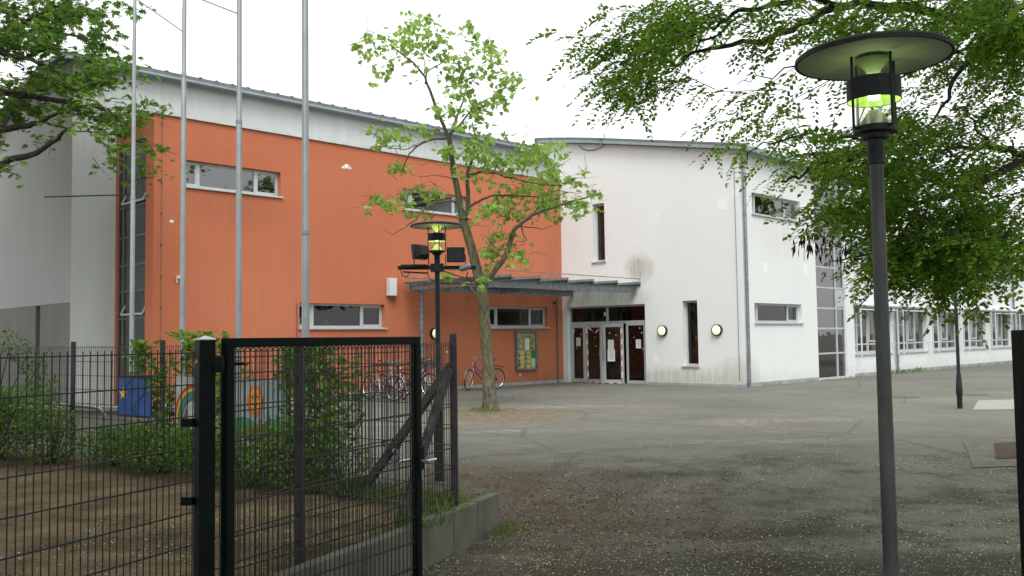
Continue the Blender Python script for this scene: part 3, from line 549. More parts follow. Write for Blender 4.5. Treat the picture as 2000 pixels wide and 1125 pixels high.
for k,(a_,b_) in enumerate(WS):
    L_=b_-a_; window(wg,WI,a_,b_,.86,2.68,glass='wing_glass',muls=(a_+.45,a_+L_*.42,a_+L_*.68),trans=[(1.22,a_+.06,b_-.06)],rec=.12,sash=True)
    m=MB(); x=a_+L_*.42+.06; fbox(m,WI,x,x+.07,-.16,-.10,1.3,2.6); fbox(m,WI,a_+L_*.68-.12,a_+L_*.68-.05,-.16,-.10,1.3,2.6); fbox(m,WI,x+.07,a_+L_*.68-.12,-.16,-.10,1.3,1.36); fbox(m,WI,x+.07,a_+L_*.68-.12,-.16,-.10,2.54,2.6); m.build('sash','sill_metal',wg)
    m=MB(); m.tube([WI.pt(a_-.1,.26,2.70),WI.pt(b_+.1,.26,2.70)],.085,10); fbox(m,WI,a_-.08,b_+.08,.0,.22,2.70,2.78); ab=m.build('blind_box','awning',wg,True)
    m=MB()
    for x in (a_-.02,b_+.02): 
        m.cbox(WI.pt(x,.26,1.72),u*.045,v*.045,Z*1.9)
        for z_ in (1.22,1.95,2.5): m.tube([WI.pt(x,0,z_),WI.pt(x,.26,z_)],.014,4)
    m.cbox(WI.pt((a_+b_)/2,.26,2.54),u*L_,v*.03,Z*.05); each(m,'blind_rail','awning',wg,.02)
    m=MB(); n_=14; xs=[b_-1.0+.9*i/n_ for i in range(n_+1)]
    for i in range(n_): 
        o0=-.40-.04*(i%2); o1=-.40-.04*((i+1)%2); m.quad(WI.pt(xs[i],o0,.9),WI.pt(xs[i+1],o1,.9),WI.pt(xs[i+1],o1,2.75),WI.pt(xs[i],o0,2.75))
    m.build('curtain','curtain',wg)
m=MB()
for s in (11.93,27.24,38.9):
    m.tube([WI.pt(s,.10,0),WI.pt(s,.10,4.85)],.05,10)
    for z_ in (.5,1.4,2.6,3.4): m.lathe([(.058,-.02),(.058,.02)],WI.pt(s,.10,z_),10)
each(m,'downpipe','galv',wg,.6)
m=MB(); fbox(m,WI,7.82,8.22,0.005,.12,2.9,3.6); m.build('meter_box','box_white',wg)
m=MB(); m.tube([WI.pt(8.0,.1,3.0),WI.pt(8.0,.25,2.95)],.05,8); m.tube([WI.pt(8.0,.2,2.95),WI.pt(8.05,.15,2.75),WI.pt(8.25,.12,2.7),WI.pt(8.4,.05,2.78)],.015,5); m.build('siren','cable',wg)
# ------------------------------------------------------------ things on the walls
for f_,s,z_,lb in ((FR,3.02,1.81,'round cream wall lamp between the entrance and the narrow window'),(FR,.92,1.80,'round cream wall lamp right of the narrow window, near the downpipe'),(OR,-6.24,1.82,'round cream wall lamp on the orange wall behind the mid lamp post')):
    P=f_.pt(s,0,z_); t=thing('wall_lamp',P,lb,'wall lamp','round bulkhead lamps on the school walls')
    m=MB(); m.lathe([(.001,.0),(.185,.0),(.185,.09),(.15,.09)],P,28,f_.n); m.build('housing','anthracite',t,True)
    m=MB(); m.lathe([(.152,.07),(.150,.10),(.12,.135),(.06,.155),(.001,.16)],P,28,f_.n); m.build('lens','glass_lamp',t,True)
P=OR.pt(-8.03,0,3.22); t=thing('wall_cabinet',P,'slim white cabinet on the orange wall above the left ribbon window','cabinet')
m=MB(); fbox(m,OR,-8.17,-7.89,.02,.20,2.98,3.52); m.build('case','box_white',t,bevel=.01); m=MB(); m.tube([OR.pt(-7.95,.1,2.98),OR.pt(-7.96,.1,2.85),OR.pt(-7.9,.1,2.82),OR.pt(-7.86,.1,2.95)],.012,5); m.cbox(OR.pt(-7.86,.08,3.1),u*.04,v*.08,Z*.1); m.build('cable','cable',t)
# notice board
P=OR.pt(-2.01,0,1.21); t=thing('notice_board',P,'glazed welcome board with yellow cards hung on the orange wall','notice board')
m=MB(); s0,s1,z0,z1=-2.56,-1.49,.50,1.91
fbox(m,OR,s0,s0+.07,.01,.12,z0,z1); fbox(m,OR,s1-.07,s1,.01,.12,z0,z1); fbox(m,OR,s0+.07,s1-.07,.01,.118,z0,z0+.07); fbox(m,OR,s0+.07,s1-.07,.01,.118,z1-.07,z1); m.build('frame','galv',t,bevel=.004)
m=MB(); fbox(m,OR,s0+.06,s1-.06,.02,.05,z0+.06,z1-.06); m.build('panel','board_back',t)
def text_on(f,s,o,z,txt,size,material,parent,tilt=0,name='lettering',extr=.001):
    cu=bpy.data.curves.new('t','FONT'); cu.body=txt; cu.size=size; cu.align_x='CENTER'; cu.align_y='CENTER'; cu.extrude=extr; to=bpy.data.objects.new('t',cu); COL.objects.link(to)
    bpy.context.view_layer.update(); me=bpy.data.meshes.new_from_object(to.evaluated_get(bpy.context.evaluated_depsgraph_get())); bpy.data.objects.remove(to)
    ca,sa=math.cos(tilt),math.sin(tilt); org=np.array(ORG[parent.name]); out=[]
    for vv in me.vertices:
        x,y,zz_=vv.co; x2=x*ca-y*sa; y2=x*sa+y*ca; out.append(tuple(f.pt(s,o+zz_,z)+f.d*x2+Z*y2-org))
    fs=[tuple(p.vertices) for p in me.polygons]; bpy.data.meshes.remove(me); return out,fs
LV=[];LF=[]
def addtext(*a_,**k_):
    o_,f_=text_on(*a_,**k_); b=len(LV); LV.extend(o_); LF.extend([tuple(i+b for i in q) for q in f_])
sc_=(s0+s1)/2-.01; Wd='WILLKOMMEN'
for i,ch in enumerate(Wd):
    q=(i-4.5)/4.5; addtext(OR,sc_+q*.40,.053,1.66-.12*q*q,ch,.125,'ink',t,tilt=-.32*q)
addtext(OR,sc_-.30,.053,1.44,'IN',.12,'ink',t); addtext(OR,sc_-.12,.053,1.44,'D',.12,'ink',t); addtext(OR,sc_+.25,.053,1.44,'ULE',.12,'ink',t)
me=bpy.data.meshes.new('lettering'); me.from_pydata(LV,[],LF); me.materials.append(MT['ink']); lo=bpy.data.objects.new('lettering',me); COL.objects.link(lo); lo.parent=t
m=MB(); r=random.Random(5)
for i in range(7): 
    if i in (3,): continue
    fbox(m,OR,sc_-.36+.11*i,sc_-.36+.11*i+.06,.05,.0535,1.245,1.285)
for (s,z_) in ((-.34,1.02),(-.34,.84),(-.34,.70),(-.02,1.05),(-.02,.92),(-.02,.74),(-.05,.62)): m.add([OR.pt(sc_+s+.035*math.cos(q)*r.uniform(.6,1.2),.0525,z_+.055*math.sin(q)*r.uniform(.7,1.2)) for q in [k*.785 for k in range(8)]],[tuple(range(8))])
each(m,'picture','ink',t)
m=MB()
for i,z_ in enumerate((1.12,.96,.80,.64)):
    fbox(m,OR,sc_-.28,sc_-.14,.05,.055,z_-.05,z_+.04); fbox(m,OR,sc_+.06,sc_+.20,.05,.055,z_-.04,z_+.05)
each(m,'card','yellow_card',t)
m=MB(); fbox(m,OR,sc_+.27,sc_+.46,.05,.055,.92,1.20); m.build('card','green_card',t)
m=MB(); fbox(m,OR,sc_+.27,sc_+.45,.05,.055,.64,.91); m.build('card','paper',t)
m=MB(); fbox(m,OR,s0+.065,s1-.065,.095,.1,z0+.065,z1-.065); m.build('glass','clear_glass',t)
def notice(f,s,z_,w_,h_,o,lb):
    t=thing('paper_notice',f.pt(s,o,z_),lb,'notice','paper notices taped to the entrance'); m=MB(); fbox(m,f,s-w_/2,s+w_/2,o,o+.004,z_-h_/2,z_+h_/2); m.build('sheet','paper',t)
    m=MB(); k=int(h_/.035)
    for i in range(1,k): fbox(m,f,s-w_*.38,s+w_*(.38 if i%3 else .15),o+.004,o+.0055,z_+h_/2-i*.035-.006,z_+h_/2-i*.035+.004)
    m.build('print','print_grey',t)
notice(OR,sc_+.0,1.42,.21,.40,.101,'white printed sheet fixed over the middle of the welcome board')
notice(FR,4.15,1.38,.21,.30,-rc+.006,'white printed sheet on the rightmost glass panel of the entrance')
notice(d1,.33,1.46,.20,.30,.004,'grey and white sheet on the leftmost closed entrance leaf')
notice(d1,.10,1.85,.09,.14,.004,'small white card on the upper frame corner of the left leaf')
notice(d3,.47,1.36,.22,.32,.004,'upper white sheet on the third entrance leaf'); notice(d3,.46,.98,.28,.42,.004,'large white sheet below another on the third entrance leaf')
notice(FR,5.60,2.45,.07,.12,-rc+.006,'tiny white card beside the transom bar above the doors')
# barrier tape
P=FR.pt(5.5,.2,0); t=thing('barrier_tape',P,'red and white barrier tape strung down the open doors and along the sill','tape')
mr=MB(); mw=MB()
def tape(pts):
    k=0
    for A_,B_ in zip(pts[:-1],pts[1:]):
        n_=max(1,int(np.linalg.norm(B_-A_)/.17))
        for i in range(n_):
            p0=A_+(B_-A_)*i/n_; p1=A_+(B_-A_)*(i+1)/n_; (mr if k%2 else mw).tube([p0,p1],.019,4); k+=1
tape([FR.pt(6.22,.16,1.95),FR.pt(6.18,.15,1.0),FR.pt(6.16,.17,.04),FR.pt(5.3,.30,.03),FR.pt(4.62,.22,.04),FR.pt(4.66,.14,1.0),FR.pt(4.70,.10,2.1)])
tape([FR.pt(6.15,.16,2.0),FR.pt(5.95,.2,1.88),FR.pt(5.72,.25,1.78),FR.pt(5.58,.28,1.9)])
mr.build('red_stripe','tape_red',t); mw.build('white_stripe','tape_white',t)
mat('sticker_orange',(.40,.27,.16),.7); mat('sticker_pink',(.32,.25,.23),.7)
m=MB()
for f_,s_,z_,o_ in ((d2,.50,1.62,-.019),(d2,.56,1.3,-.019),(d3,.28,1.68,-.019),(d3,.52,1.76,-.019),(d1,.44,1.74,-.019),(d1,.22,1.25,-.019),(FR,4.02,1.76,-rc-.02),(FR,3.98,1.2,-rc-.02),(FR,4.35,1.6,-rc-.02),(FR,4.1,1.92,-rc-.02)):
    m=MB(); rr_=.05 if z_!=1.6 else .035; rr_*=.7; m.add([f_.pt(s_+rr_*math.cos(q),o_,z_+rr_*1.1*math.sin(q)) for q in [k*.6283 for k in range(10)]],[tuple(range(10))]); m.build('sticker','sticker_orange' if int(z_*100)%4 else 'sticker_pink',wh)
m=MB()
t=thing('watering_can',OR.pt(-10.2,-.3,2.08),'small green watering can behind the left ribbon window','watering can'); P=OR.pt(-10.15,-.34,2.03)
m=MB(); m.lathe([(.001,0),(.11,0),(.10,.2),(.05,.22),(.001,.22)],P,14); m.tube([P-u*.1+Z*.05,P-u*.24+Z*.22],[.02,.03],6); m.tube([P+u*.1+Z*.05,P+u*.17+Z*.15,P+u*.1+Z*.25,P+Z*.25],.012,6); m.build('body','watering_green',t,True)
# ------------------------------------------------------------ canopy
cp=thing('entrance_canopy',FR.pt(5.5,3.5,0),'galvanised steel and glass canopy over the entrance on round columns','canopy')
def ibeam(m,A_,B_,h=.19,wf=.12,t_=.016):
    A_=np.array(A_);B_=np.array(B_);d=(B_-A_);L_=np.linalg.norm(d);d/=L_;sd_=np.cross(d,Z);sd_/=np.linalg.norm(sd_);up=Z
    m.cbox((A_+B_)/2+up*h/2,d*L_,sd_*wf,up*t_); m.cbox((A_+B_)/2-up*h/2,d*L_,sd_*wf,up*t_); m.cbox((A_+B_)/2,d*L_,sd_*.012,up*(h-t_))
W3=lambda s,uu,z: C+s*v+uu*u+z*Z
for s,l0 in ((6.95,-7.7),(4.13,-7.7)): m=MB(); ibeam(m,W3(s,l0,3.23),W3(s,-.02,3.23)); m.build('beam','galv',cp)
m=MB(); ibeam(m,W3(4.2,-7.62,3.23),W3(6.88,-7.62,3.23),.17); ibeam(m,W3(4.2,-3.8,3.23),W3(6.88,-3.8,3.23),.17); each(m,'cross_beam','galv',cp,.6)
for s in (6.95,4.6):
    if s<5: continue
    m=MB(); m.tube([W3(s,-7.2,0),W3(s,-7.2,3.13)],.07,14); m.cbox(W3(s,-7.2,3.125),u*.22,v*.22,Z*.016); m.build('column','galv',cp,True)
m=MB(); m.tube([W3(4.3,-7.2,0),W3(4.3,-7.2,3.13)],.07,14)
k=0
for i in range(6):
    a0=-7.6+i*1.26; m=MB(); A_=W3(3.9,a0,3.36); m.obox(A_,u*1.22+Z*.07,v*3.4,Z*.05); m2=MB()
    pa=MB(); pa.obox(A_+Z*.03,u*1.32+Z*.10,v*3.4,Z*.015); 
    fm=MB()
    for s in (3.9,5.0,6.1,7.22): fm.obox(W3(s,a0,3.345),u*1.3+Z*.095,v*.06,Z*.07)
    fm.obox(W3(3.9,a0+1.26,3.36),u*.05,v*3.38,Z*.10); fo=fm.build('rafter','galv',cp); pa.build('pane','canopy_glass',fo)
m=MB(); m.tube([W3(7.25,-7.6,3.55),W3(7.25,-.02,3.55)],.02,6); m.tube([W3(3.92,-6.6,3.62),W3(3.92,.0,3.6)],.014,6); each(m,'tie_rod','galv',cp)
# ------------------------------------------------------------ mesh fences
def mesh_panel(P,Qp,z0,z1,material,parent,rails,step=.05,tw=.0025,toprod=True,r=.0036):
    P=np.array(P,float);Qp=np.array(Qp,float); L_=np.linalg.norm(Qp-P); d=(Qp-P)/L_; n=np.array([-d[1],d[0],0]); m=MB(); k=int(L_/step)
    for i in range(k+1):
        p=P+d*(i*step); m.cbox(np.array([p[0],p[1],(z0+z1)/2]),d*tw*2,n*tw*2,Z*(z1-z0))
    for z_ in rails:
        for sg in (-1,1): m.cbox(np.array([(P[0]+Qp[0])/2,(P[1]+Qp[1])/2,z_])+n*sg*(tw+r),d*L_,n*r*2,Z*r*2)
    return m.build('mesh_panel',material,parent)
rl=[1.94-.2*i for i in range(9)]
D1=np.array([.433,1.]);D1/=np.linalg.norm(D1)
fA=np.array([F1(9.2),9.2])
pts=[fA-D1*2.51*i for i in range(5)]
t=thing('mesh_fence',(pts[1][0],pts[1][1],.35),'near dark steel mesh fence standing behind the low concrete wall','fence')
for i,p in enumerate(pts):
    m=MB(); hgt=2.0 if i else 2.06; m.obox((p[0]-.03,p[1]-.02,.0),(.06,0,0),(0,.04,0),(0,0,hgt)) if i else m.obox((p[0]-.035,p[1]-.035,.0),(.07,0,0),(0,.07,0),(0,0,hgt)); m.build('post','fence_grey',t,bevel=.004)
for i in range(4): mesh_panel((*pts[i+1],0),(*pts[i],0),.33,1.965,'wire_green',t,rl)
# fence across the back of the bed
p0=F2A; L2=[F2A+F2D*(2.5*i) for i in range(6)]; L2[3]=F2A+F2D*7.26
t2=thing('mesh_fence',(*L2[2],.35),'thin grey mesh fence with vines and painted boards crossing behind the bare earth','fence')
for i,p in enumerate(L2[1:]):
    m=MB(); m.obox((p[0]-.03,p[1]-.02,.2),(.06,0,0),(0,.04,0),(0,0,1.85)); m.build('post','fence_grey',t2,bevel=.004)
for i in range(5): mesh_panel((*L2[i+1],0),(*L2[i],0),.37,1.99,'fence_grey',t2,[1.96-.2*k_ for k_ in range(9)],tw=.0021)
# timber-like steel struts bracing the corner post
for A_,B_,lb in (((-.62,9.23,1.74),(-1.66,10.0,.36),'dark slanting strut bracing the corner post along the back fence'),((-.63,9.12,1.72),(-1.03,8.2,.34),'dark slanting strut bracing the corner post along the near fence')):
    A_=np.array(A_);B_=np.array(B_); d=B_-A_; L_=np.linalg.norm(d); d/=L_; n=np.cross(d,Z);n/=np.linalg.norm(n); up=np.cross(n,d); m=MB(); m.cbox((A_+B_)/2,d*L_,n*.06,up*.085); m.build('strut','strut',t if 'near' in lb else t2,bevel=.005)['label']=lb
# low wall of concrete kerb units
t=thing('retaining_wall',(-1.5,6.6,0),'low grey wall of upright concrete slabs beside the path','wall')
dw=np.array([-.434,-1.,0]);dw/=np.linalg.norm(dw); nw=np.array([-dw[1],dw[0],0]); 
if nw[0]>0: nw=-nw      # away from the path, towards the bed
for i in range(26):
    p=np.array([-.16,9.7,-.1])+dw*(.515*i); m=MB(); jj=random.Random(i); h_=.5+jj.uniform(-.006,.006)
    m.obox(p+dw*.004+nw*jj.uniform(-.003,.004),dw*.507,nw*.115,Z*h_); b_=m.build('slab','concrete_dirty',t,bevel=.012)
# ------------------------------------------------------------ gate and gate posts
gp=at(395,660,5.6); t=thing('gate_post',(gp[0],gp[1],0),'thick black green square gate post with pale cap and yellow dot','post','thick square posts of the gate')
def sqpost(t,x,y,h,w_,rot,cap=True):
    ex=np.array([math.cos(rot),math.sin(rot),0])*w_; ey=np.array([-math.sin(rot),math.cos(rot),0])*w_; m=MB(); m.cbox((x,y,h/2-.1),ex,ey,Z*(h+.2)); m.build('shaft','black_green',t,bevel=.006)
    if cap:
        c_=np.array([x,y,h]); e=[c_-ex/2*1.04-ey/2*1.04,c_+ex/2*1.04-ey/2*1.04,c_+ex/2*1.04+ey/2*1.04,c_-ex/2*1.04+ey/2*1.04]; m=MB(); m.add([*e,*[q+Z*.006 for q in e],c_+Z*.028],[(3,2,1,0),(0,1,5,4),(1,2,6,5),(2,3,7,6),(3,0,4,7),(4,5,8),(5,6,8),(6,7,8),(7,4,8)]); m.build('cap','post_cap',t)
sqpost(t,gp[0],gp[1]+.05,2.02,.10,math.radians(38))
ex=np.array([math.cos(math.radians(38-90)),math.sin(math.radians(38-90)),0]); fc=np.array([gp[0],gp[1]+.05,0])+(-np.array([-math.sin(math.radians(38)),math.cos(math.radians(38)),0]))*.051*0+ex*0
nl=np.array([-math.cos(math.radians(38)),-math.sin(math.radians(38)),0]); tl=np.array([math.sin(math.radians(38)),-math.cos(math.radians(38)),0])
m=MB(); m.lathe([(.014,.0),(.014,.002),(.001,.002)],np.array([gp[0],gp[1]+.05,1.89])+nl*.0505+tl*.0,16,nl); m.build('sticker','yellow_sticker',t)
m=MB()
for z_ in (1.52,1.05,.42): m.cbox((gp[0]-.10,gp[1]+.04,z_),(.07,0,0),(0,.03,0),(0,0,.05))
each(m,'bracket','black_green',t)
rp=at(2001,643,5.0); t=thing('gate_post',(rp[0],rp[1],0),'black square gate post cut off by the right edge','post','thick square posts of the gate'); sqpost(t,rp[0],rp[1],2.01,.10,math.radians(0),False)
m=MB(); 
for i in range(6): m.cbox((rp[0]-.012,rp[1]-.052,1.96-i*.035),(.004,0,0),(0,.003,0),(0,0,.012))
each(m,'hole','galv',t)
gl=at(438,660,5.70);gr_=at(816,658,7.46); A_=np.array([gl[0],gl[1],0]);B_=np.array([gr_[0],gr_[1],0]); L_=np.linalg.norm(B_-A_); d=(B_-A_)/L_; n=np.array([-d[1],d[0],0])
t=thing('gate',A_,'open black green mesh gate leaf with a welded frame','gate')
m=MB(); w_=.06
m.cbox(A_+d*w_/2+Z*1.05,d*w_,n*w_,Z*1.96); m.cbox(B_-d*w_/2+Z*1.05,d*w_,n*w_,Z*1.96); m.cbox((A_+B_)/2+Z*2.0,d*(L_-2*w_),n*w_,Z*w_); m.cbox((A_+B_)/2+Z*.10,d*(L_-2*w_),n*w_,Z*w_); m.build('frame','black_green',t,bevel=.005)
m=MB(); k=int((L_-2*w_)/.05); off=((L_-2*w_)-k*.05)/2
for i in range(k+1):
    p=A_+d*(w_+off+.05*i); m.cbox(p+Z*1.035,d*.0052,n*.0052,Z*1.83)
    if i<k: m.tube([p+Z*1.945,p+d*.010+Z*1.962,p+d*.025+Z*1.968,p+d*.04+Z*1.962,p+d*.05+Z*1.945],.0033,4)
for z_ in [1.91]+[1.81-.2*i for i in range(9)]:
    for sg in (-1,1): m.cbox((A_+B_)/2+Z*z_+n*sg*.0075,d*(L_-2*w_),n*.008,Z*.008)
m.build('mesh_infill','wire_green',t)
m=MB(); P=A_+Z*1.87-d*.05; m.lathe([(.001,-.05),(.035,-.05),(.04,0),(.035,.05),(.001,.05)],P+np.array([0,.0,0]),12); m.tube([P,P+np.array([gp[0]-P[0],gp[1]-P[1],0])*.9],.018,6); m.tube([A_+Z*1.87,A_+Z*1.87+d*.12-n*.05],.01,6)
P=A_+Z*.35-d*.05; m.lathe([(.001,-.05),(.035,-.05),(.04,0),(.035,.05),(.001,.05)],P,12); each(m,'hinge','black_green',t,.25)
m=MB(); m.cbox(B_-d*.03+Z*1.03-n*.04,d*.06,n*.03,Z*.25); m.build('lock_case','black_green',t,bevel=.004)
m=MB(); P=B_-d*.02+Z*1.045; m.tube([P-n*.06-d*.02,P-n*.11-d*.02,P-n*.11+d*.10],.012,8); m.tube([P+n*.04-d*.02,P+n*.07-d*.02,P+n*.07-d*.15],.012,8); m.cbox(B_-d*.03+Z*.94-n*.058,d*.025,n*.006,Z*.07); each(m,'handle','chrome',t)
P=at(775,890,7.25); tt=thing('padlock',P,'brass grey padlock hanging on a chain from the gate mesh','padlock')
m=MB(); m.cbox(P,(.045,0,-.02),(0,.02,0),(.02,0,.05)); m.build('lock_body','galv',tt,bevel=.003); m=MB(); m.torus(P+np.array([-.015,0,.035]),(0,1,0),.016,.004,12,5); m.build('shackle','chrome',tt)
m=MB(); pc=[at(x_,y_,7.2) for x_,y_ in ((745,862),(752,873),(760,882),(768,888),(776,880),(783,870),(784,860),(772,857),(758,861),(747,863))]
for q,(a0,a1) in enumerate(zip(pc[:-1],pc[1:])):
    for j in range(2): m.torus(a0+(a1-a0)*(j+.5)/2,(1,0,.3) if (q*2+j)%2 else (0,1,.2),.011,.0032,10,4)
m.build('chain','anthracite',tt)
# ------------------------------------------------------------ street lamps
def lamp(P,zd,lit,label,armed=False,mid=False,gz0=0,sleeve=False):
    x,y=P[0],P[1]; t=thing('street_lamp',(x,y,gz0),label,'street lamp','mushroom lamps of the school yard'); b=np.array([x,y,zd]); R_=.33
    m=MB(); m.lathe([(.001,.045),(.12,.035),(R_-.02,.006),(R_,-.008),(R_,-.026),(R_-.012,-.026)],b,64); m.build('shade','anthracite',t,True)
    m=MB(); m.lathe([(R_-.012,-.024),(.2,-.012),(.10,-.008),(.001,-.006)],b,64); m.build('shade_underside','lamp_under',t,True)
    m=MB(); m.lathe([(.075,-.325),(.0755,-.02)],b,40); m.lathe([(.072,-.325),(.0725,-.02)],b,40); m.build('glass','clear_glass',t,True)
    m=MB(); m.lathe([(.070,-.022),(.066,-.03),(.022,-.085),(.001,-.09)],b,32); m.lathe([(.001,-.245),(.022,-.25),(.064,-.31),(.068,-.322)],b,32); m.build('reflector','glow_mid' if mid else 'cone_white',t,True)
    m=MB(); m.lathe([(.114,-.115),(.114,-.21),(.112,-.21),(.112,-.115),(.114,-.115)],b,48); m.build('band','anthracite',t,True)
    m=MB(); m.lathe([(.1105,-.117),(.1105,-.208)],b,48); m.build('band_lining','glow',t,True)
    m=MB(); m.lathe([(.001,-.205),(.026,-.2),(.03,-.16),(.022,-.12),(.001,-.115)],b,20); m.build('bulb','bulb',t,True)
    m=MB()
    for k_ in range(4):
        q=math.radians(20+90*k_-2); px_=x+.112*math.cos(q); py_=y+.112*math.sin(q); m.tube([(px_,py_,zd-.02),(px_,py_,zd-.335)],.0065,6); m.tube([(px_,py_,zd-.332),(x,y,zd-.335)],.007,6)
    m.build('rod','anthracite',t)
    m=MB(); m.lathe([(.001,-.325),(.092,-.325),(.092,-.352),(.060,-.358),(.056,-.378),(.036,-.382),(.036,-.49),(.031,-.492)],b,32); m.build('collar','anthracite',t,True)
    m=MB(); h_=zd-.48
    if sleeve: m.lathe([(.055,-.05),(.055,.28),(.066,.30),(.066,.46),(.046,.70),(.046,.75),(.036,.76),(.032,h_-gz0)],(x,y,gz0),20)
    elif mid: m.lathe([(.031,-.2),(.031,h_-gz0)],(x,y,gz0),16); m.cbox((x,y,.62),(.115,0,0),(0,.10,0),(0,0,1.2))
    else: m.lathe([(.0315,-.1),(.031,1.6),(.0305,1.62),(.0295,h_-gz0)],(x,y,gz0),24)
    m.build('pole','anthracite' if (mid or sleeve) else 'galv_dark',t,True)
    if lit:
        l_=bpy.data.lights.new('lamp_light','POINT'); l_.energy=lit; l_.color=(.85,1,.5); l_.shadow_soft_size=.04; lo_=bpy.data.objects.new('lamp_light',l_); COL.objects.link(lo_); lo_.parent=t; lo_.location=(0,0,zd-.26-gz0)
    return t
nl_=at(1716,98,4.0); lamp((1.61,4.03),3.235,.36,'large lit mushroom lamp on a worn grey pole close to the camera')
ml=lamp((-.93,11.5),3.44,.6,'lit mushroom lamp with two floodlights on its crossbar beside the young tree',mid=True,gz0=.25)
lamp((9.49,19.77),3.75,0,'farthest mushroom lamp on a thin pole with a thick foot in the yard',gz0=.39,sleeve=True)
m=MB(); m.cbox((9.47,19.72,2.35),(.05,0,0),(0,.004,0),(0,0,.09)); 
xb=MB(); xb.cbox((-.93,11.5,2.90),(.98,0,-.01),(0,.05,0),(0,0,.045)); xb.cbox((-.93,11.5,2.90),(.16,0,0),(0,.1,0),(0,0,.10)); xb.cbox((-1.20,11.44,2.84),(.30,0,-.02),(0,.02,0),(0,0,.02)); xb.cbox((-1.22,11.45,2.925),(.32,0,-.0),(0,.05,0),(0,0,.03)); xb.build('crossbar','anthracite',ml)
m=MB(); 
for pp in ([(-1.38,11.45,2.88),(-1.36,11.45,2.80),(-1.30,11.44,2.79),(-1.27,11.44,2.84)],[(-.86,11.45,2.86),(-.70,11.42,2.80),(-.45,11.42,2.72),(-.38,11.42,2.66)],[(-1.05,11.45,2.86),(-1.03,11.42,2.77),(-.97,11.42,2.73)],[(-.88,11.42,2.70),(-.62,11.4,2.69),(-.40,11.42,2.68)],[(-.55,11.42,2.84),(-.56,11.4,2.75),(-.50,11.4,2.70),(-.46,11.4,2.76)]): m.tube(pp,.007,5)
each(m,'cable','cable',ml)
def flood(c_,dirn,lb,sz=.225):
    c_=np.array(c_); t=thing('floodlight',c_,lb,'floodlight','floodlights on the lamp crossbar'); dn=np.array(dirn,float); dn/=np.linalg.norm(dn); sx=np.cross(dn,Z); sx/=np.linalg.norm(sx); up=np.cross(sx,dn)
    m=MB(); e=[]
    for k_,(f_,h_) in enumerate(((0,1.0),(-.05,.96),(-.13,.6))):
        for a_,b_ in ((-1,-1),(1,-1),(1,1),(-1,1)): e.append(c_+dn*f_+sx*a_*sz/2*h_+up*b_*sz*.42*h_)
    m.add(e,[(0,1,2,3),(0,4,5,1),(1,5,6,2),(2,6,7,3),(3,7,4,0),(4,8,9,5),(5,9,10,6),(6,10,11,7),(7,11,8,4),(11,10,9,8)]); m.build('housing','floodlight_black',t,bevel=.004)
    m=MB(); m.cbox(c_+dn*.003,dn*.004,sx*sz*.82,up*sz*.68); m.build('glass','flood_glass',t)
    m=MB(); m.tube([c_-dn*.06+sx*(sz/2+.01),c_-dn*.06+sx*(sz/2+.01)-Z*.17,c_-dn*.06-sx*(sz/2+.01)-Z*.17,c_-dn*.06-sx*(sz/2+.01)],.009,4); m.build('bracket','floodlight_black',t)
flood((-1.16,11.43,3.09),(-.75,.65,-.12),'black floodlight left of the lamp head seen from its back'); flood((-.69,11.40,3.05),(.12,-1,-.1),'black floodlight right of the lamp head facing the gate')
P=np.array([-.57,11.36,2.89]); t=thing('small_camera',P,'small grey oval sensor on the right end of the crossbar','sensor'); m=MB(); m.lathe([(.001,-.08),(.03,-.07),(.042,-.02),(.035,.05),(.001,.08)],P,14,(1,-.2,.35)); m.build('housing','pole_grey',t,True); m=MB(); m.tube([P,P+np.array([0,.08,.01])],.012,6); m.build('bracket','anthracite',t)
# ------------------------------------------------------------ flagpoles
for i,(x,y,r_,j1,lb) in enumerate(((-7.41,18,.044,4.9,'leftmost flagpole, with a long side arm halfway up'),(-5.80,16.25,.045,6.8,'second flagpole from the left, with an arm near its top'),(-4.385,14.8,.046,5.6,'third flagpole, left of the tallest looking one'),(-2.80,12.5,.050,3.5,'rightmost and thickest flagpole in front of the orange wall'))):
    b=float(gz(y)); t=thing('flagpole',(x,y,b),lb,'flagpole','grey flagpoles in front of the orange building'); m=MB(); m.lathe([(r_,-.1),(r_,j1-b),(r_*.88,j1-b+.02),(r_*.84,7.6),(r_*.7,7.65),(r_*.6,9.6),(.001,9.65)],(x,y,b),16)
    m.lathe([(r_+.006,j1-b-.05),(r_+.006,j1-b)],(x,y,b),16); m.build('pole','pole_grey',t,True)
    m=MB(); m.tube([(x+r_+.008,y-.02,b+1),(x+r_*.8+.006,y-.02,9.3)],.004,4); m.build('halyard','pole_grey',t)
    m=MB()
    if i==0: m.tube([(x,y,4.93),(x-1.74,y,4.91)],.014,6)
    elif i==1: z_=2+ (671-52)/1805*16.2+.0; m.tube([(x,y,z_),(x-.95,y-.1,z_+.68)],.012,6)
    elif i==2: m.tube([(x,y,7.35),(x-.9,y,7.72)],.012,6)
    if i<3: m.build('arm','anthracite' if i==0 else 'pole_grey',t)
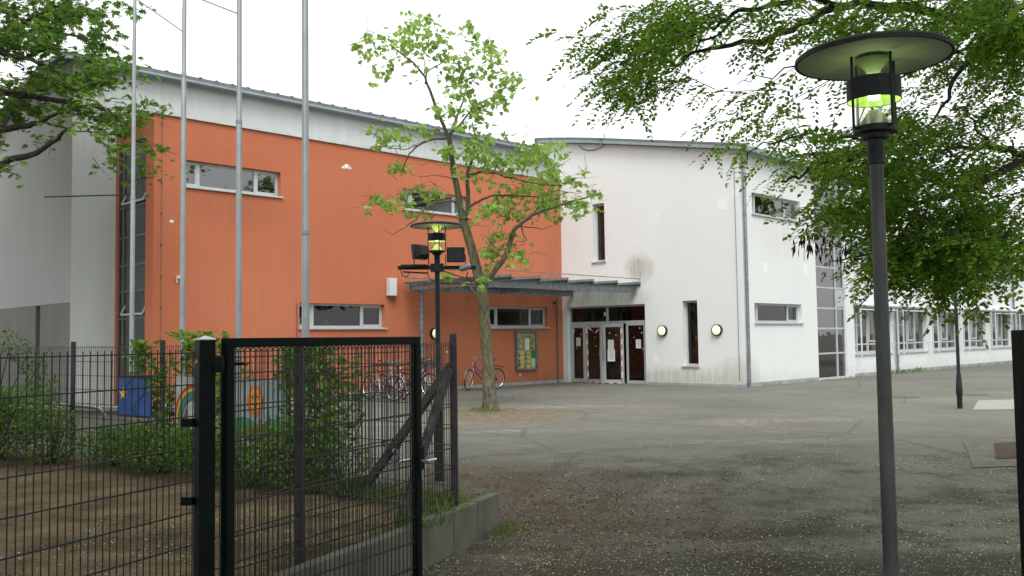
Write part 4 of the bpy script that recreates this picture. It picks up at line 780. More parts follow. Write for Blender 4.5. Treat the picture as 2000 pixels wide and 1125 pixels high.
# ------------------------------------------------------------ painted boards on the back fence
F2=Fac(np.array([*F2A,0.]),np.array([*F2D,0]),np.array([-F2D[1],F2D[0],0.])); 
if np.dot(F2.n,[0,-1,0])<0: F2.n=-F2.n
def fs_(px,d=None):       # position along the back fence where it meets the view through a pixel column
    lo,hi=0,14
    for _ in range(40):
        mi=(lo+hi)/2; p=F2.pt(mi,0,1.4); X,_,_=proj(p); 
        if X>px: lo=mi
        else: hi=mi
    return (lo+hi)/2
def board(px0,px1,z0,z1,label,base):
    s1_,s0_=fs_(px0),fs_(px1); t=thing('painted_board',F2.pt((s0_+s1_)/2,.03,z0),label,'painting','boards painted by children on the back fence'); m=MB(); fbox(m,F2,s0_,s1_,.02,.045,z0,z1); m.build('panel',base,t); return t,s0_,s1_
def pol(m,pts,o,s0_,s1_,z0,z1): # pts in 0..1 units, x from the viewer's left
    m.prism([F2.pt(s1_+(s0_-s1_)*x_,o,z0+(z1-z0)*y_) for x_,y_ in pts],F2.n*.003)
t,sa_,sb_=board(236,300,1.02,1.58,'blue board with an orange star and dark arcs','blue_paint')
m=MB(); st=[]
for k_ in range(10): q=math.pi/2+k_*math.pi/5; rr=.14 if k_%2==0 else .055; st.append((.17+rr*math.cos(q)*.9,.55+rr*math.sin(q)*1.25))
pol(m,st,.046,sa_,sb_,1.02,1.58); m.build('star','star_paint',t)
def arc(m,cx,cy,r0,r1,a0,a1,o,sa,sb,z0,z1,asp=1,n_=14):
    P_=[(cx+r1*math.cos(a0+(a1-a0)*i/n_),cy+r1*asp*math.sin(a0+(a1-a0)*i/n_)) for i in range(n_+1)]+[(cx+r0*math.cos(a1-(a1-a0)*i/n_),cy+r0*asp*math.sin(a1-(a1-a0)*i/n_)) for i in range(n_+1)]
    for i in range(n_):
        pol(m,[P_[i],P_[i+1],P_[2*n_-i],P_[2*n_+1-i]],o,sa,sb,z0,z1)
m=MB(); arc(m,.62,.55,.38,.42,.3,2.8,.046,sa_,sb_,1.02,1.58); arc(m,.62,.4,.30,.33,.4,2.5,.046,sa_,sb_,1.02,1.58); each(m,'arc','blue_dark',t,.02)
m=MB(); pol(m,[(0,.94),(1,.94),(1,1),(0,1)],.0462,sa_,sb_,1.02,1.58); pol(m,[(0,0),(1,0),(1,.05),(0,.05)],.0462,sa_,sb_,1.02,1.58); each(m,'border','ink',t)
t,sa_,sb_=board(348,425,.98,1.58,'white board with a painted rainbow, partly behind the gate post','white_board')
for k_,(nm,r0) in enumerate((('red_paint',.44),('yellow_paint',.40),('hill_green',.35),('teal_paint',.30),('purple_paint',.27))):
    m=MB(); arc(m,.48,.1,r0,(.49,.44,.40,.35,.30)[k_],-.0,math.pi,.046,sa_,sb_,.98,1.58,1.5,16); 
    x_=(.49,.44,.40,.35,.30)[k_]; pol(m,[(.48-x_,0),(.48-r0,0),(.48-r0,.1),(.48-x_,.1)],.046,sa_,sb_,.98,1.58); pol(m,[(.48+r0,0),(.48+x_,0),(.48+x_,.1),(.48+r0,.1)],.046,sa_,sb_,.98,1.58); m.build('stripe',nm,t)
t,sa_,sb_=board(458,564,.90,1.56,'pale board with a smiling yellow sun over green hills','sky_board')
m=MB(); rays=[]; rr_=random.Random(2)
for k_ in range(28): q=2*math.pi*k_/28; r1=(.27 if k_%2 else .215)*rr_.uniform(.92,1.1); rays.append((.46+r1*math.cos(q)*.62,.62+r1*math.sin(q)*1.15))
pol(m,rays,.046,sa_,sb_,.90,1.56); m.build('sun_ray','sun_orange',t)
m=MB(); pol(m,[(.46+.12*math.cos(k_*.314),.63+.21*math.sin(k_*.314)) for k_ in range(20)],.050,sa_,sb_,.90,1.56); m.build('sun_face','sun_paint',t)
m=MB(); pol(m,[(.41+.014*math.cos(k_*.785),.70+.02*math.sin(k_*.785)) for k_ in range(8)],.054,sa_,sb_,.9,1.56); pol(m,[(.51+.014*math.cos(k_*.785),.70+.02*math.sin(k_*.785)) for k_ in range(8)],.054,sa_,sb_,.9,1.56); arc(m,.46,.62,.05,.06,3.5,5.9,.054,sa_,sb_,.9,1.56,1.3,8); each(m,'face_mark','ink',t)
m=MB(); pol(m,[(.0,0)]+[(.22+.24*math.cos(q),.17+.16*math.sin(q)) for q in [math.pi-k_*.3 for k_ in range(11)]][1:]+[(.46,0)],.0475,sa_,sb_,.9,1.56); pol(m,[(.58,0)]+[(.80+.2*math.cos(q),.17+.16*math.sin(q)) for q in [math.pi-k_*.3 for k_ in range(11)]]+[(1,0)],.0475,sa_,sb_,.9,1.56); each(m,'hill','hill_green',t)
m=MB(); pol(m,[(.0,0),(0,.07),(.25,.13),(.45,.24),(.62,.2),(.85,.1),(1,.06),(1,0)],.0505,sa_,sb_,.9,1.56); m.build('hill','hill_olive',t)
m=MB(); pol(m,[(.545+.03*math.cos(k_*.785),.28+.035*math.sin(k_*.785)) for k_ in range(8)],.0505,sa_,sb_,.9,1.56); m.build('flower','red_paint',t)
# parapet wall with hand rail beyond the back fence
t=thing('parapet_wall',(-7.2,15.6,.35),'low pale concrete parapet beyond the back fence at the left','wall')
m=MB(); m.obox((-9.6,16.6,.2),(3.6,-1.1,0),(.07,.22,0),(0,0,.68)); m.build('wall_body','concrete',t); m=MB(); m.obox((-9.62,16.55,.88),(3.66,-1.12,0),(.09,.32,0),(0,0,.06)); m.build('coping','coping',t)
t=thing('hand_rail',(-6.6,14.9,.35),'bent galvanised hand rail in front of the concrete parapet','hand rail'); m=MB(); P=lambda x_,y_: at(x_,y_,14.6)
m.tube([P(60,785),P(110,789),P(185,796),P(195,799),P(202,806),P(204,818),P(204,912)],.03,8); m.build('tube','galv',t,True)
# ------------------------------------------------------------ bicycles
def bike(front,head,lean,fr,label,basket=None,bk='basket',steer=0,fcol='chrome'):
    """front: ground point of the front wheel; head: unit vector pointing forward"""
    h=np.array([head[0],head[1],0.]);h/=np.linalg.norm(h); sd_=np.array([-h[1],h[0],0]); up=Z*math.cos(lean)+sd_*math.sin(lean); sd_=np.cross(up,h); R_=.34; wb=1.08
    g0=np.array([front[0],front[1],GZ+.004]); rear=g0-h*wb
    P=lambda x_,z_,y_=0: rear+h*x_+up*z_+sd_*y_
    t=thing('bicycle',g0-h*wb/2,label,'bicycle','bicycles parked by the orange wall')
    fa=math.cos(steer)*h+math.sin(steer)*sd_; fs=math.cos(steer)*sd_-math.sin(steer)*h
    for c_,ax,fw in ((P(0,R_),sd_,h),(P(wb,R_),fs,fa)):
        m=MB(); m.torus(c_,ax,R_-.018,.018,36,6); wo=m.build('wheel','tyre',t,True); m=MB(); m.torus(c_,ax,R_-.040,.010,32,4); 
        for k_ in range(16):
            q=2*math.pi*k_/16; m.tube([c_+ax*(.02 if k_%2 else -.02),c_+(fw*math.cos(q)+up*math.sin(q))*(R_-.04)],.0022,3,False)
        m.tube([c_-ax*.04,c_+ax*.04],.022,8); m.build('rim','chrome',wo)
        m=MB(); q=math.pi*.5
        for yy_ in (-.006,.006): m.cbox(c_+(fw*math.cos(2.2)+up*math.sin(2.2))*.18,fw*.03,ax*.02,up*.05)
        m.build('spoke_reflector','reflector',wo)
        m=MB(); aa=[-.15+(math.pi*.95)*k_/12 for k_ in range(13)] 
        pr_=[c_+(fw*math.cos(q+.25)+up*math.sin(q+.25))*(R_+.018) for q in aa]; m.tube(pr_,[.012]*13,5); m.build('mudguard',fcol,t)
    m=MB(); bb=P(.44,.29); st=P(.30,.78); hd0=P(.98-.08,.70); hd1=P(.94-.09,.92); 
    m.tube([bb,st],.016,8); m.tube([bb,P(.60,.36),P(.88,.62),hd0],.021,8); m.tube([P(.36,.52),P(.62,.55),P(.89,.78)],.015,8)
    for yy_ in (-.05,.05): m.tube([bb,P(0,R_,yy_)],.009,6); m.tube([P(.33,.66),P(0,R_,yy_)],.008,6)
    m.tube([hd0,hd1],.022,8); m.build('frame',fr,t,True)
    m=MB(); fk=P(wb,R_)
    for yy_ in (-.05,.05): m.tube([hd0,P(.98,.62)+fs*yy_,fk+fs*yy_],.011,6)
    m.build('fork',fcol,t)
    m=MB(); hb=P(.84,1.02); m.tube([hd1,hb],.012,6); m.tube([hb-fs*.05,hb+fs*.05],.012,6)
    for sg in (-1,1): m.tube([hb,hb+fs*sg*.16+fa*.06+up*.05,hb+fs*sg*.27-fa*.02+up*.05,hb+fs*sg*.28-fa*.18+up*.03],.011,6)
    ho=m.build('handlebar','chrome',t,True); m=MB()
    for sg in (-1,1): m.tube([hb+fs*sg*.28-fa*.09+up*.035,hb+fs*sg*.285-fa*.21+up*.025],.017,8)
    m.build('grip','bike_black',ho)
    m=MB(); m.tube([st,P(.28,.90)],.012,6); a_=P(.27,.93); m.add([a_+h*.14-sd_*.015,a_+h*.14+sd_*.015,a_-h*.02+sd_*.05,a_-h*.13+sd_*.085,a_-h*.15-sd_*.0,a_-h*.13-sd_*.085,a_-h*.02-sd_*.05]+[q_+up*.05 for q_ in (a_+h*.13-sd_*.01,a_+h*.13+sd_*.01,a_-h*.02+sd_*.04,a_-h*.12+sd_*.08,a_-h*.14,a_-h*.12-sd_*.08,a_-h*.02-sd_*.04)],[(6,5,4,3,2,1,0),(7,8,9,10,11,12,13)]+[(i,(i+1)%7,7+(i+1)%7,7+i) for i in range(7)]); m.build('saddle','bike_black',t)
    m=MB(); m.torus(bb+sd_*.045,sd_,.09,.008,20,4)
    for sg in (-1,1): q=.8; m.tube([bb+sd_*sg*.06,bb+sd_*sg*.07+(h*math.cos(q)-up*math.sin(q))*.17*sg],.009,5); m.cbox(bb+sd_*sg*.12+(h*math.cos(q)-up*math.sin(q))*.17*sg,h*.09,sd_*.08,up*.025)
    m.cbox(P(.22,.325,.05),h*.42,sd_*.02,up*.09); m.build('crank','bike_black',t)
    m=MB(); 
    for yy_ in (-.06,0,.06): m.tube([P(.22,.74,yy_),P(-.20,.745,yy_)],.007,5)
    m.tube([P(-.2,.745,-.06),P(-.2,.745,.06)],.007,5); m.tube([P(-.15,.74,.06),P(0,R_,.06)],.006,5); m.tube([P(-.15,.74,-.06),P(0,R_,-.06)],.006,5); m.build('carrier','bike_black',t)
    m=MB(); m.cbox(P(-.22,.70),h*.03,sd_*.07,up*.04); m.build('rear_light','reflector_red',t)
    m=MB(); m.cbox(P(.99,.86),h*.06,sd_*.07,up*.06); m.build('headlight','chrome',t)
    if basket:
        c_=P(1.02,.98) if basket=='front' else P(-.02,.90); m=MB(); n_=12
        for k_ in range(5):
            zz=-.12+.06*k_; wx=.13+.02*k_; wy=.16+.02*k_; q4=[c_+h*a_*wx+sd_*b_*wy+up*zz for a_,b_ in ((-1,-1),(1,-1),(1,1),(-1,1))]; m.tube(q4+[q4[0]],.009 if k_==4 else .006,4)
        for a_,b_ in [(x_,y_) for x_ in np.linspace(-1,1,9) for y_ in (-1,1)]+[(x_,y_) for y_ in np.linspace(-1,1,9) for x_ in (-1,1)]: m.tube([c_+h*a_*.13+sd_*b_*.16-up*.12,c_+h*a_*.21+sd_*b_*.24+up*.12],.006,4)
        for x_ in np.linspace(-1,1,9): m.tube([c_+h*x_*.13-sd_*.16-up*.12,c_+h*x_*.13+sd_*.16-up*.12],.006,4)
        m.build('basket',bk,t)
    return t
def G2(x,y): d_=ray(x,y); tt_=(GZ-2)/d_[2]; q=O+d_*tt_; return q[:2]
bike(G2(915,763),(-.80,-.62),.10,'bike_blue','dark blue city bicycle leaning on the orange wall right of the others, behind the tree',steer=.5)
hv=(-v[0],-v[1])
bike(G2(769,784),hv,.10,'bike_silver','silver bicycle at the front left of the parked row, without a basket',steer=.2,fcol='bike_silver')
bike(G2(789,781),(-v[0]-.2,-v[1]),-.08,'bike_black','black bicycle tight against the silver one in the parked row',steer=-.3)
bike(G2(838,776),hv,.06,'bike_black','black bicycle with a front basket beside the mid lamp post',basket='front',steer=.1)
bike(G2(862,772),hv,-.06,'bike_silver','silver bicycle squeezed in the middle of the parked row behind the mid lamp',steer=-.2)
bike(G2(818,752),(v[0],v[1]),.05,'bike_black','black bicycle parked nose to the wall in the middle of the row',steer=0)
bike(G2(856,748),(v[0]+.05,v[1]),.05,'bike_purple','dark bicycle with a brown rear basket, nose to the orange wall',basket='rear',steer=0)
# ------------------------------------------------------------ vegetation generators
def unit(A): return A/(np.linalg.norm(A,axis=-1,keepdims=True)+1e-9)
def compound(P,D,N,L,pairs=6,lw=.30,lr=.42,droop=.35):
    """pinnate leaves. P,D,N: (K,3); L:(K,)"""
    K=len(P); S_=unit(np.cross(D,N)); out=[]
    L=L[:,None]
    for k in range(1,pairs+1):
        t_=k/(pairs+.4); c=P+D*L*t_-Z*(droop*L*t_*t_); sc=(1-.35*abs(t_-.45))
        for sg in (-1,1):
            e=unit(S_*sg*.9+D*.35+rng.normal(0,.16,(K,3))-Z*.15); l_=L*lr*sc*.5; w_=unit(D+rng.normal(0,.25,(K,3)))*l_*lw
            out.append(np.stack([c,c+e*l_*.45+w_,c+e*l_,c+e*l_*.45-w_],1))
    c=P+D*L*.98-Z*(droop*L); e=unit(D-Z*.4); l_=L*lr*.5; w_=S_*l_*lw
    out.append(np.stack([c,c+e*l_*.45+w_,c+e*l_,c+e*l_*.45-w_],1))
    return np.concatenate(out,0)
def palmate(P,D,N,L):
    S_=unit(np.cross(D,N)); out=[]; L=L[:,None]
    for an,sc in ((-1.05,.7),(-.5,.9),(0,1.),(.5,.9),(1.05,.7)):
        e=D*math.cos(an)+S_*math.sin(an); q=-D*math.sin(an)+S_*math.cos(an); out.append(np.stack([P,P+e*L*.5*sc+q*L*.16,P+e*L*sc-Z*L*.08,P+e*L*.5*sc-q*L*.16],1))
    return np.concatenate(out,0)
def heart(P,D,N,L):
    S_=unit(np.cross(D,N)); out=[]; L=L[:,None]; mid=P+D*L*.45+N*L*(-.10)
    for sg in (-1,1): out.append(np.stack([P,P-D*L*.08+S_*sg*L*.32,P+D*L*.38+S_*sg*L*.46,mid],1)); out.append(np.stack([mid,P+D*L*.38+S_*sg*L*.46,P+D*L*.72+S_*sg*L*.22,P+D*L*1.05],1))
    return np.concatenate(out,0)
def oval(P,D,N,L,w_=.3):
    S_=unit(np.cross(D,N)); L=L[:,None]; return np.stack([P,P+D*L*.45+S_*L*w_,P+D*L,P+D*L*.45-S_*L*w_],1)
def leafobj(name,Qd,material,parent):
    V=Qd.reshape(-1,3); F=np.arange(len(V)).reshape(-1,4); return npmesh(name,V,F,material,parent)
def rdir(K,zb=0,zs=.6):
    q=rng.normal(0,1,(K,3)); q[:,2]=q[:,2]*zs+zb; return unit(q)
def frames(D):
    N=unit(np.cross(np.cross(D,Z+np.zeros_like(D)),D)+rng.normal(0,.35,D.shape)); N=unit(N-D*np.sum(N*D,1,keepdims=True)); return N
def clear_of_view(P,m=25,ymax=620):
    X,Y,W=proj(P); return ~((W>.2)&(X>-m)&(X<2000+m)&(Y>-m)&(Y<1125+m))
def branch(m,pts,r0,r1,n=6,wig=0):
    pts=[np.array(p,float) for p in pts]; k=len(pts); Q_=[]
    for i in range(k-1):
        for j in range(3):
            t_=j/3; p=pts[i]*(1-t_)+pts[i+1]*t_; Q_.append(p+(rng.normal(0,wig,3) if (i or j) else 0))
    Q_.append(pts[-1]); r=[r0+(r1-r0)*i/(len(Q_)-1) for i in range(len(Q_))]; m.tube(Q_,r,n)
def density_points(rows,x0,y0,cell,per,dmin,dmax,clump=5,spread=.32):
    """twig positions: counts per cell of a coarse density table, spread over real depth"""
    C_=[]
    for j,row in enumerate(rows):
        for i,ch in enumerate(row.split()):
            q=int(ch); n_=rng.poisson(q*per*(1+max(0,q-6)*.22)/4)
            for _ in range(n_):
                c_=at(x0+cell*(i+rng.random()),y0+cell*(j+rng.random()),rng.uniform(dmin,dmax)); w_=(dmax-dmin)*.035
                for _k in range(4): C_.append(c_+rng.normal(0,1,3)*np.array([w_*1.3,w_*1.3,w_*.6]))
    return np.array(C_)
# ---- robinia on the right
rt=thing('robinia_tree',(7.4,9.6,.1),'large robinia with feathery leaves reaching in from the right over the lamp','tree')
RD=["1 1 5 6 6 7 7 7 8 7 7 8 9 9 9 9","5 8 7 6 6 4 4 4 2 4 6 7 8 8 9 9","3 8 5 3 2 4 4 2 1 1 2 2 5 7 7 6","5 7 3 0 3 4 2 2 1 1 3 5 6 6 6 5","0 0 0 0 0 1 3 3 2 3 6 7 7 6 4 5","0 0 0 0 2 5 6 6 7 8 8 7 7 4 3 5","0 0 0 0 1 5 4 6 8 8 8 7 7 4 4 7","0 0 0 0 0 0 1 4 7 8 8 7 6 5 8 8","0 0 0 0 0 0 1 6 9 9 9 9 9 8 9 8","0 0 0 0 0 0 0 2 5 9 9 9 9 9 9 8","0 0 0 0 0 0 0 0 0 4 8 9 9 9 8 7","0 0 0 0 0 0 0 0 0 0 1 3 3 4 2 2"]
tw=density_points(RD,1200,0,50,.50,5.7,9.0)
X_,Y_,_w=proj(tw); tw=tw[Y_<np.interp(X_,[1200,1400,1430,1500,1540,1570,1640,1680,1720,1780,1840,1880,1920,2000],[195,185,300,345,400,440,460,495,525,540,545,575,545,525])-12]   # underside of the crown
K=len(tw); rep=10
TD=unit(np.stack([rng.normal(-.8,.45,K),rng.normal(-.15,.5,K),rng.normal(-.2,.26,K)],1))
P=np.repeat(tw,rep,0)+np.repeat(TD,rep,0)*np.tile(np.linspace(-.26,.22,rep),K)[:,None]*1.1+rng.normal(0,.02,(K*rep,3))
S_=unit(np.cross(np.repeat(TD,rep,0),Z)); sg=np.tile([1,-1],K*rep//2)[:,None]
D=unit(S_*sg*.75+np.repeat(TD,rep,0)*.75+rng.normal(0,.2,(K*rep,3))-Z*.18)
ql=compound(P,D,frames(D),rng.uniform(.15,.27,len(P)),7,.40,.42,.5)
m=MB()
for i in range(K):
    m.tube([tw[i]-TD[i]*.30+Z*.01,tw[i],tw[i]+TD[i]*.25-Z*.01],[.004,.003,.0015],4,False)
B3=lambda l_,d0,d1: [at(x_,y_,d0+(d1-d0)*i/(len(l_)-1)) for i,(x_,y_) in enumerate(l_)]
trunk_top=np.array([7.2,9.4,4.6])
fork=[np.array([7.4,9.6,-.1]),np.array([7.35,9.6,1.5]),np.array([7.2,9.5,3.2]),trunk_top,np.array([6.6,8.6,6.5]),np.array([5.8,7.6,8.5])]
branch(m,fork,.24,.10,12)
for l_,d0,d1,r0,r1 in (([(2120,130),(1900,40),(1800,22),(1700,6),(1640,12),(1600,29),(1566,48),(1518,70),(1470,85),(1412,93),(1370,100),(1335,112)],8.2,6.6,.05,.009),
 ([(1640,12),(1590,-10),(1540,2),(1480,16),(1430,28),(1395,52),(1352,64),(1300,90)],7.1,6.6,.028,.006),([(1430,40),(1395,70),(1340,110),(1290,150),(1240,190)],6.7,6.6,.012,.003),
 ([(1700,300),(1640,310),(1593,322),(1575,334),(1560,344),(1545,351),(1527,355)],6.9,6.6,.014,.008),([(2120,300),(2000,318),(1960,330),(1900,365),(1850,385),(1765,397),(1700,420),(1630,440)],8.0,7.0,.045,.008),
 ([(2110,360),(2000,305),(1960,290),(1930,280),(1880,288),(1828,298)],8.2,7.4,.04,.01),([(1930,280),(1915,255),(1890,228),(1870,215)],7.6,7.5,.012,.005),([(2120,40),(1948,85),(1921,72),(1900,110),(1873,144),(1850,190),(1817,243)],8.4,7.2,.045,.008),
 ([(1948,85),(1890,100),(1830,115),(1760,150),(1700,180),(1640,205)],8.0,7.2,.016,.004),([(1930,400),(1850,440),(1760,470),(1680,500),(1620,510)],7.6,7.0,.02,.004),([(2100,480),(1980,510),(1900,530),(1820,545),(1760,560)],7.8,7.2,.02,.004),
 ([(1620,130),(1570,125),(1520,142),(1480,150),(1440,165)],7,6.8,.008,.003),([(1700,280),(1640,262),(1580,262),(1520,272),(1470,290),(1450,320)],7.2,6.6,.014,.003),([(1740,420),(1670,400),(1610,420),(1560,432)],7.2,6.8,.01,.003)):
    bp_=B3(l_,d0,d1); branch(m,bp_,r0,r1,6,.012)
    if l_[0][0]>=2090: branch(m,[trunk_top+(bp_[0]-trunk_top)*q for q in (0,.5,1)],.10,r0,8,.02)
# limbs of the crown above the frame
for e_ in ((1.5,4.0,6.3),(3.,1.5,6.5),(4.2,10.5,7.5),(6.5,5.,6.8),(-.8,5.5,6.6),(9.5,12,7),(10,6,6.5)):
    e_=np.array(e_); branch(m,[trunk_top,trunk_top*.6+e_*.4+Z*.9,e_],.11,.03,7,.05)
m.build('trunk','bark_dark',rt,True)
# crown overhead (outside the picture, shading the ground)
def crown_pts(K,c,r,hol=.0):
    q=rng.normal(0,1,(K*2,3)); q=unit(q)*(rng.random((K*2,1))**(1/2.6)); P=np.array(c)+q*np.array(r); nz_=np.sin(P[:,0]*1.9+P[:,2])*np.cos(P[:,1]*1.7+1)+np.sin(P[:,2]*2.3+P[:,1]); P=P[nz_>-.75]; return P[:K]
up=crown_pts(6500,(4.8,5.4,7.0),(7.0,6.4,3.0)); up=up[clear_of_view(up,130)&(up[:,2]>4.0)]
D=rdir(len(up),-.2); qu=compound(up,D,frames(D),rng.uniform(.3,.42,len(up)),4,.42,.62,.3)
leafobj('crown','' if False else np.concatenate([ql,qu],0),'leaf_robinia',rt)
# seed pods
sp=np.array([at(x_+rng.normal(0,14),y_+rng.normal(0,12),rng.uniform(6.3,6.9)) for x_,y_ in ((1590,480),(1605,478),(1575,470),(1635,482),(1648,486),(1560,468),(1600,470),(1660,470)) for _ in range(9)]+[at(rng.uniform(1620,1980),rng.uniform(230,540),rng.uniform(6.2,7.5)) for _ in range(60)])
D=unit(np.stack([rng.normal(0,.18,len(sp)),rng.normal(0,.18,len(sp)),-np.ones(len(sp))],1)); N=rdir(len(sp)); leafobj('seed_pods',oval(sp,D,N,rng.uniform(.06,.10,len(sp)),.12),'seed_pod',rt)['kind']='stuff'
# ---- maple on the left
lt=thing('maple_tree',(-14.6,20.6,.39),'dense maple with dark limbs reaching in at the upper left','tree')
LD=["9 9 9 7 5 3","9 9 8 5 4 1","7 6 6 4 4 1","5 6 8 8 6 2","6 7 7 7 7 3","4 3 2 3 6 5","4 3 2 1 4 3"]
tw=density_points(LD,0,0,50,1.35,18.5,22.3); tw2=density_points(["9 9 9 9","9 9 9 9","9 9 9 8","8 8 8 6","7 7 7 6","6 6 5 5","4 3 4 4"],-200,0,50,.6,18.5,22.3)
tw=np.concatenate([tw,tw2]); X,Y,_=proj(tw); K=len(tw); rep=8
TD=unit(np.stack([rng.normal(.5,.6,K),rng.normal(0,.5,K),rng.normal(-.05,.35,K)],1))
P=np.repeat(tw,rep,0)+np.repeat(TD,rep,0)*np.tile(np.linspace(-.32,.32,rep),K)[:,None]+rng.normal(0,.08,(K*rep,3)); D=rdir(len(P),-.35,.45)
ql=palmate(P,D,frames(D),rng.uniform(.11,.19,len(P)))
m=MB()
for i in range(0,K): m.tube([tw[i]-TD[i]*.35,tw[i]+TD[i]*.3],[.008,.004],4,False)
T_=np.array([-14.3,20.6,6.0]); branch(m,[(-14.6,20.6,0),(-14.5,20.6,3),T_,(-14,20.4,9),(-13.6,20.4,12)],.3,.12,12)
for l_,r0,r1 in (([(-150,370),(0,318),(70,300),(115,270),(128,255)],.05,.018),([(-160,280),(0,252),(60,245),(85,235),(115,215),(130,200)],.05,.012),([(-150,150),(30,183),(130,200),(200,215),(240,235)],.05,.006),([(85,235),(115,248),(150,256),(200,262),(235,262)],.014,.004),([(175,258),(200,275),(215,300),(222,322)],.01,.003),([(-150,60),(0,100),(60,115),(110,140),(140,170)],.04,.006),([(-100,-40),(20,30),(90,60),(150,70),(190,90)],.03,.004),([(-150,200),(0,182),(50,180),(90,178)],.03,.008),([(120,265),(90,290),(60,305)],.008,.003),([(-60,100),(50,40),(120,10),(180,-20)],.03,.01)):
    bp_=B3(l_,20.6,19.6); branch(m,bp_,r0*1.9,r1*1.9,6,.02)
    if l_[0][0]<-90: branch(m,[T_+(bp_[0]-T_)*q for q in (0,.5,1)],.16,r0*1.9,8)
m.build('trunk','bark_dark',lt,True)
up=crown_pts(4200,(-14.6,20.6,11.0),(4.6,3.4,4.2)); up=up[clear_of_view(up,60)&(up[:,2]>3.6)]
D=rdir(len(up),-.3); qu=palmate(up,D,frames(D),rng.uniform(.24,.34,len(up))); leafobj('crown',np.concatenate([ql,qu],0),'leaf_maple',lt)
# ---- trees behind the gate (mirrored in the panes, shading the near ground)
for k_,(c_,r_,lb) in enumerate((((-2.5,-4.0,8.0),(8,6.5,3.6),'broad tree standing behind the viewer, outside the gate'),((-8.6,5.2,7.6),(5.4,5.4,3.2),'broad tree shading the bare earth left of the gate'),((28,19,8),(5,5,5.5),'nearest of the yard trees mirrored in the right hand panes'),((31,33,8),(4.6,4.6,5.6),'middle one of the yard trees mirrored in the right hand panes'),((16,-6,8),(5.5,5,4.5),'tree behind the viewer to the right'),((41,27,8.5),(5.5,5.,6),'farthest of the yard trees mirrored in the right hand panes'))):
    bt=thing('street_tree',(c_[0],c_[1],0),lb,'tree'); m=MB(); branch(m,[(c_[0],c_[1],-.1),(c_[0]+.1,c_[1],3),(c_[0],c_[1]+.1,8)],.28,.08,10)
    for e_ in ((3,3,1),(-3,2,.8),(2,-3,1),(-3,-3,1)): branch(m,[(c_[0],c_[1],3.5),(c_[0]+e_[0],c_[1]+e_[1],7+e_[2])],.13,.03,7)
    m.build('trunk','bark_dark',bt,True); up=crown_pts(6500,c_,r_); up=up[clear_of_view(up,130)&(up[:,2]>4.2)]; D=rdir(len(up),-.3); leafobj('crown',palmate(up,D,frames(D),rng.uniform(.3,.42,len(up))),'leaf_maple',bt)
# ---- young catalpa in the yard
ct=thing('catalpa_tree',(-.52,21.0,GZ),'young crooked tree with large heart shaped leaves in the middle of the yard','tree')
dT=21.0; m=MB(); tr=[(958,806),(956,770),(952,700),(948,640),(944,590),(938,555),(925,500),(912,455),(903,425)]
br_=[at(x_,y_,dT) for x_,y_ in tr]; m.tube(br_,[.21,.15,.135,.128,.124,.12,.108,.10,.092],14)
def tb(l_,r0,r1,dd=0): branch(m,[at(x_,y_,dT+dd*i/(len(l_)-1)) for i,(x_,y_) in enumerate(l_)],r0,r1,8,.006)
tb([(903,425),(896,385),(888,345),(882,305),(877,268)],.085,.06); tb([(877,268),(862,235),(850,205),(838,175),(830,150),(808,122),(785,105),(762,88)],.045,.012,-.6)
tb([(877,268),(890,235),(900,210),(908,185),(912,165)],.035,.012,.4); tb([(878,262),(895,248),(915,222),(940,200),(975,183)],.03,.008,-.5); tb([(832,160),(834,140),(850,130),(875,118),(900,116)],.02,.006,.3); tb([(830,165),(832,140),(828,110),(800,90)],.015,.005)
tb([(905,428),(915,405),(914,375),(912,345),(920,320),(926,290),(928,262),(922,240)],.06,.015,.3); tb([(914,345),(935,336),(965,338),(990,345),(1020,352),(1060,362),(1100,362)],.035,.008,-.9); tb([(965,338),(972,315),(968,300),(955,285)],.018,.006)
tb([(915,406),(935,393),(960,382),(1000,382),(1050,385),(1090,372),(1130,378)],.032,.007,.9); tb([(945,560),(962,535),(985,505),(998,470),(1003,450),(1020,435),(1040,420),(1065,410),(1100,398),(1140,388),(1175,378)],.07,.012,-.8)
tb([(1003,450),(1010,440),(1040,445),(1060,448),(1080,440)],.02,.005); tb([(1018,438),(1022,458),(1030,470),(1005,472)],.02,.006); tb([(873,270),(845,272),(818,282),(800,300),(790,320),(783,345)],.03,.008,.6); tb([(818,283),(790,292),(765,290),(745,275)],.014,.004)
tb([(898,398),(880,392),(850,395),(830,408),(812,428),(790,445),(768,458)],.028,.01,-.6); tb([(768,458),(755,452),(748,446)],.008,.003); tb([(850,395),(825,395),(800,402),(770,400),(740,390)],.012,.004); tb([(890,350),(870,345),(850,342),(820,345),(800,340)],.014,.004,.5)
tb([(948,600),(938,585),(925,570),(915,555)],.05,.02); tb([(1040,420),(1060,395),(1075,375),(1090,350),(1085,330)],.018,.005,.4); tb([(985,505),(965,490),(955,480)],.015,.005); tb([(1060,362),(1080,345),(1075,320),(1050,310)],.014,.004)
m.lathe([(.10,0),(.12,.03),(.10,.06)],at(905,430,dT),10)
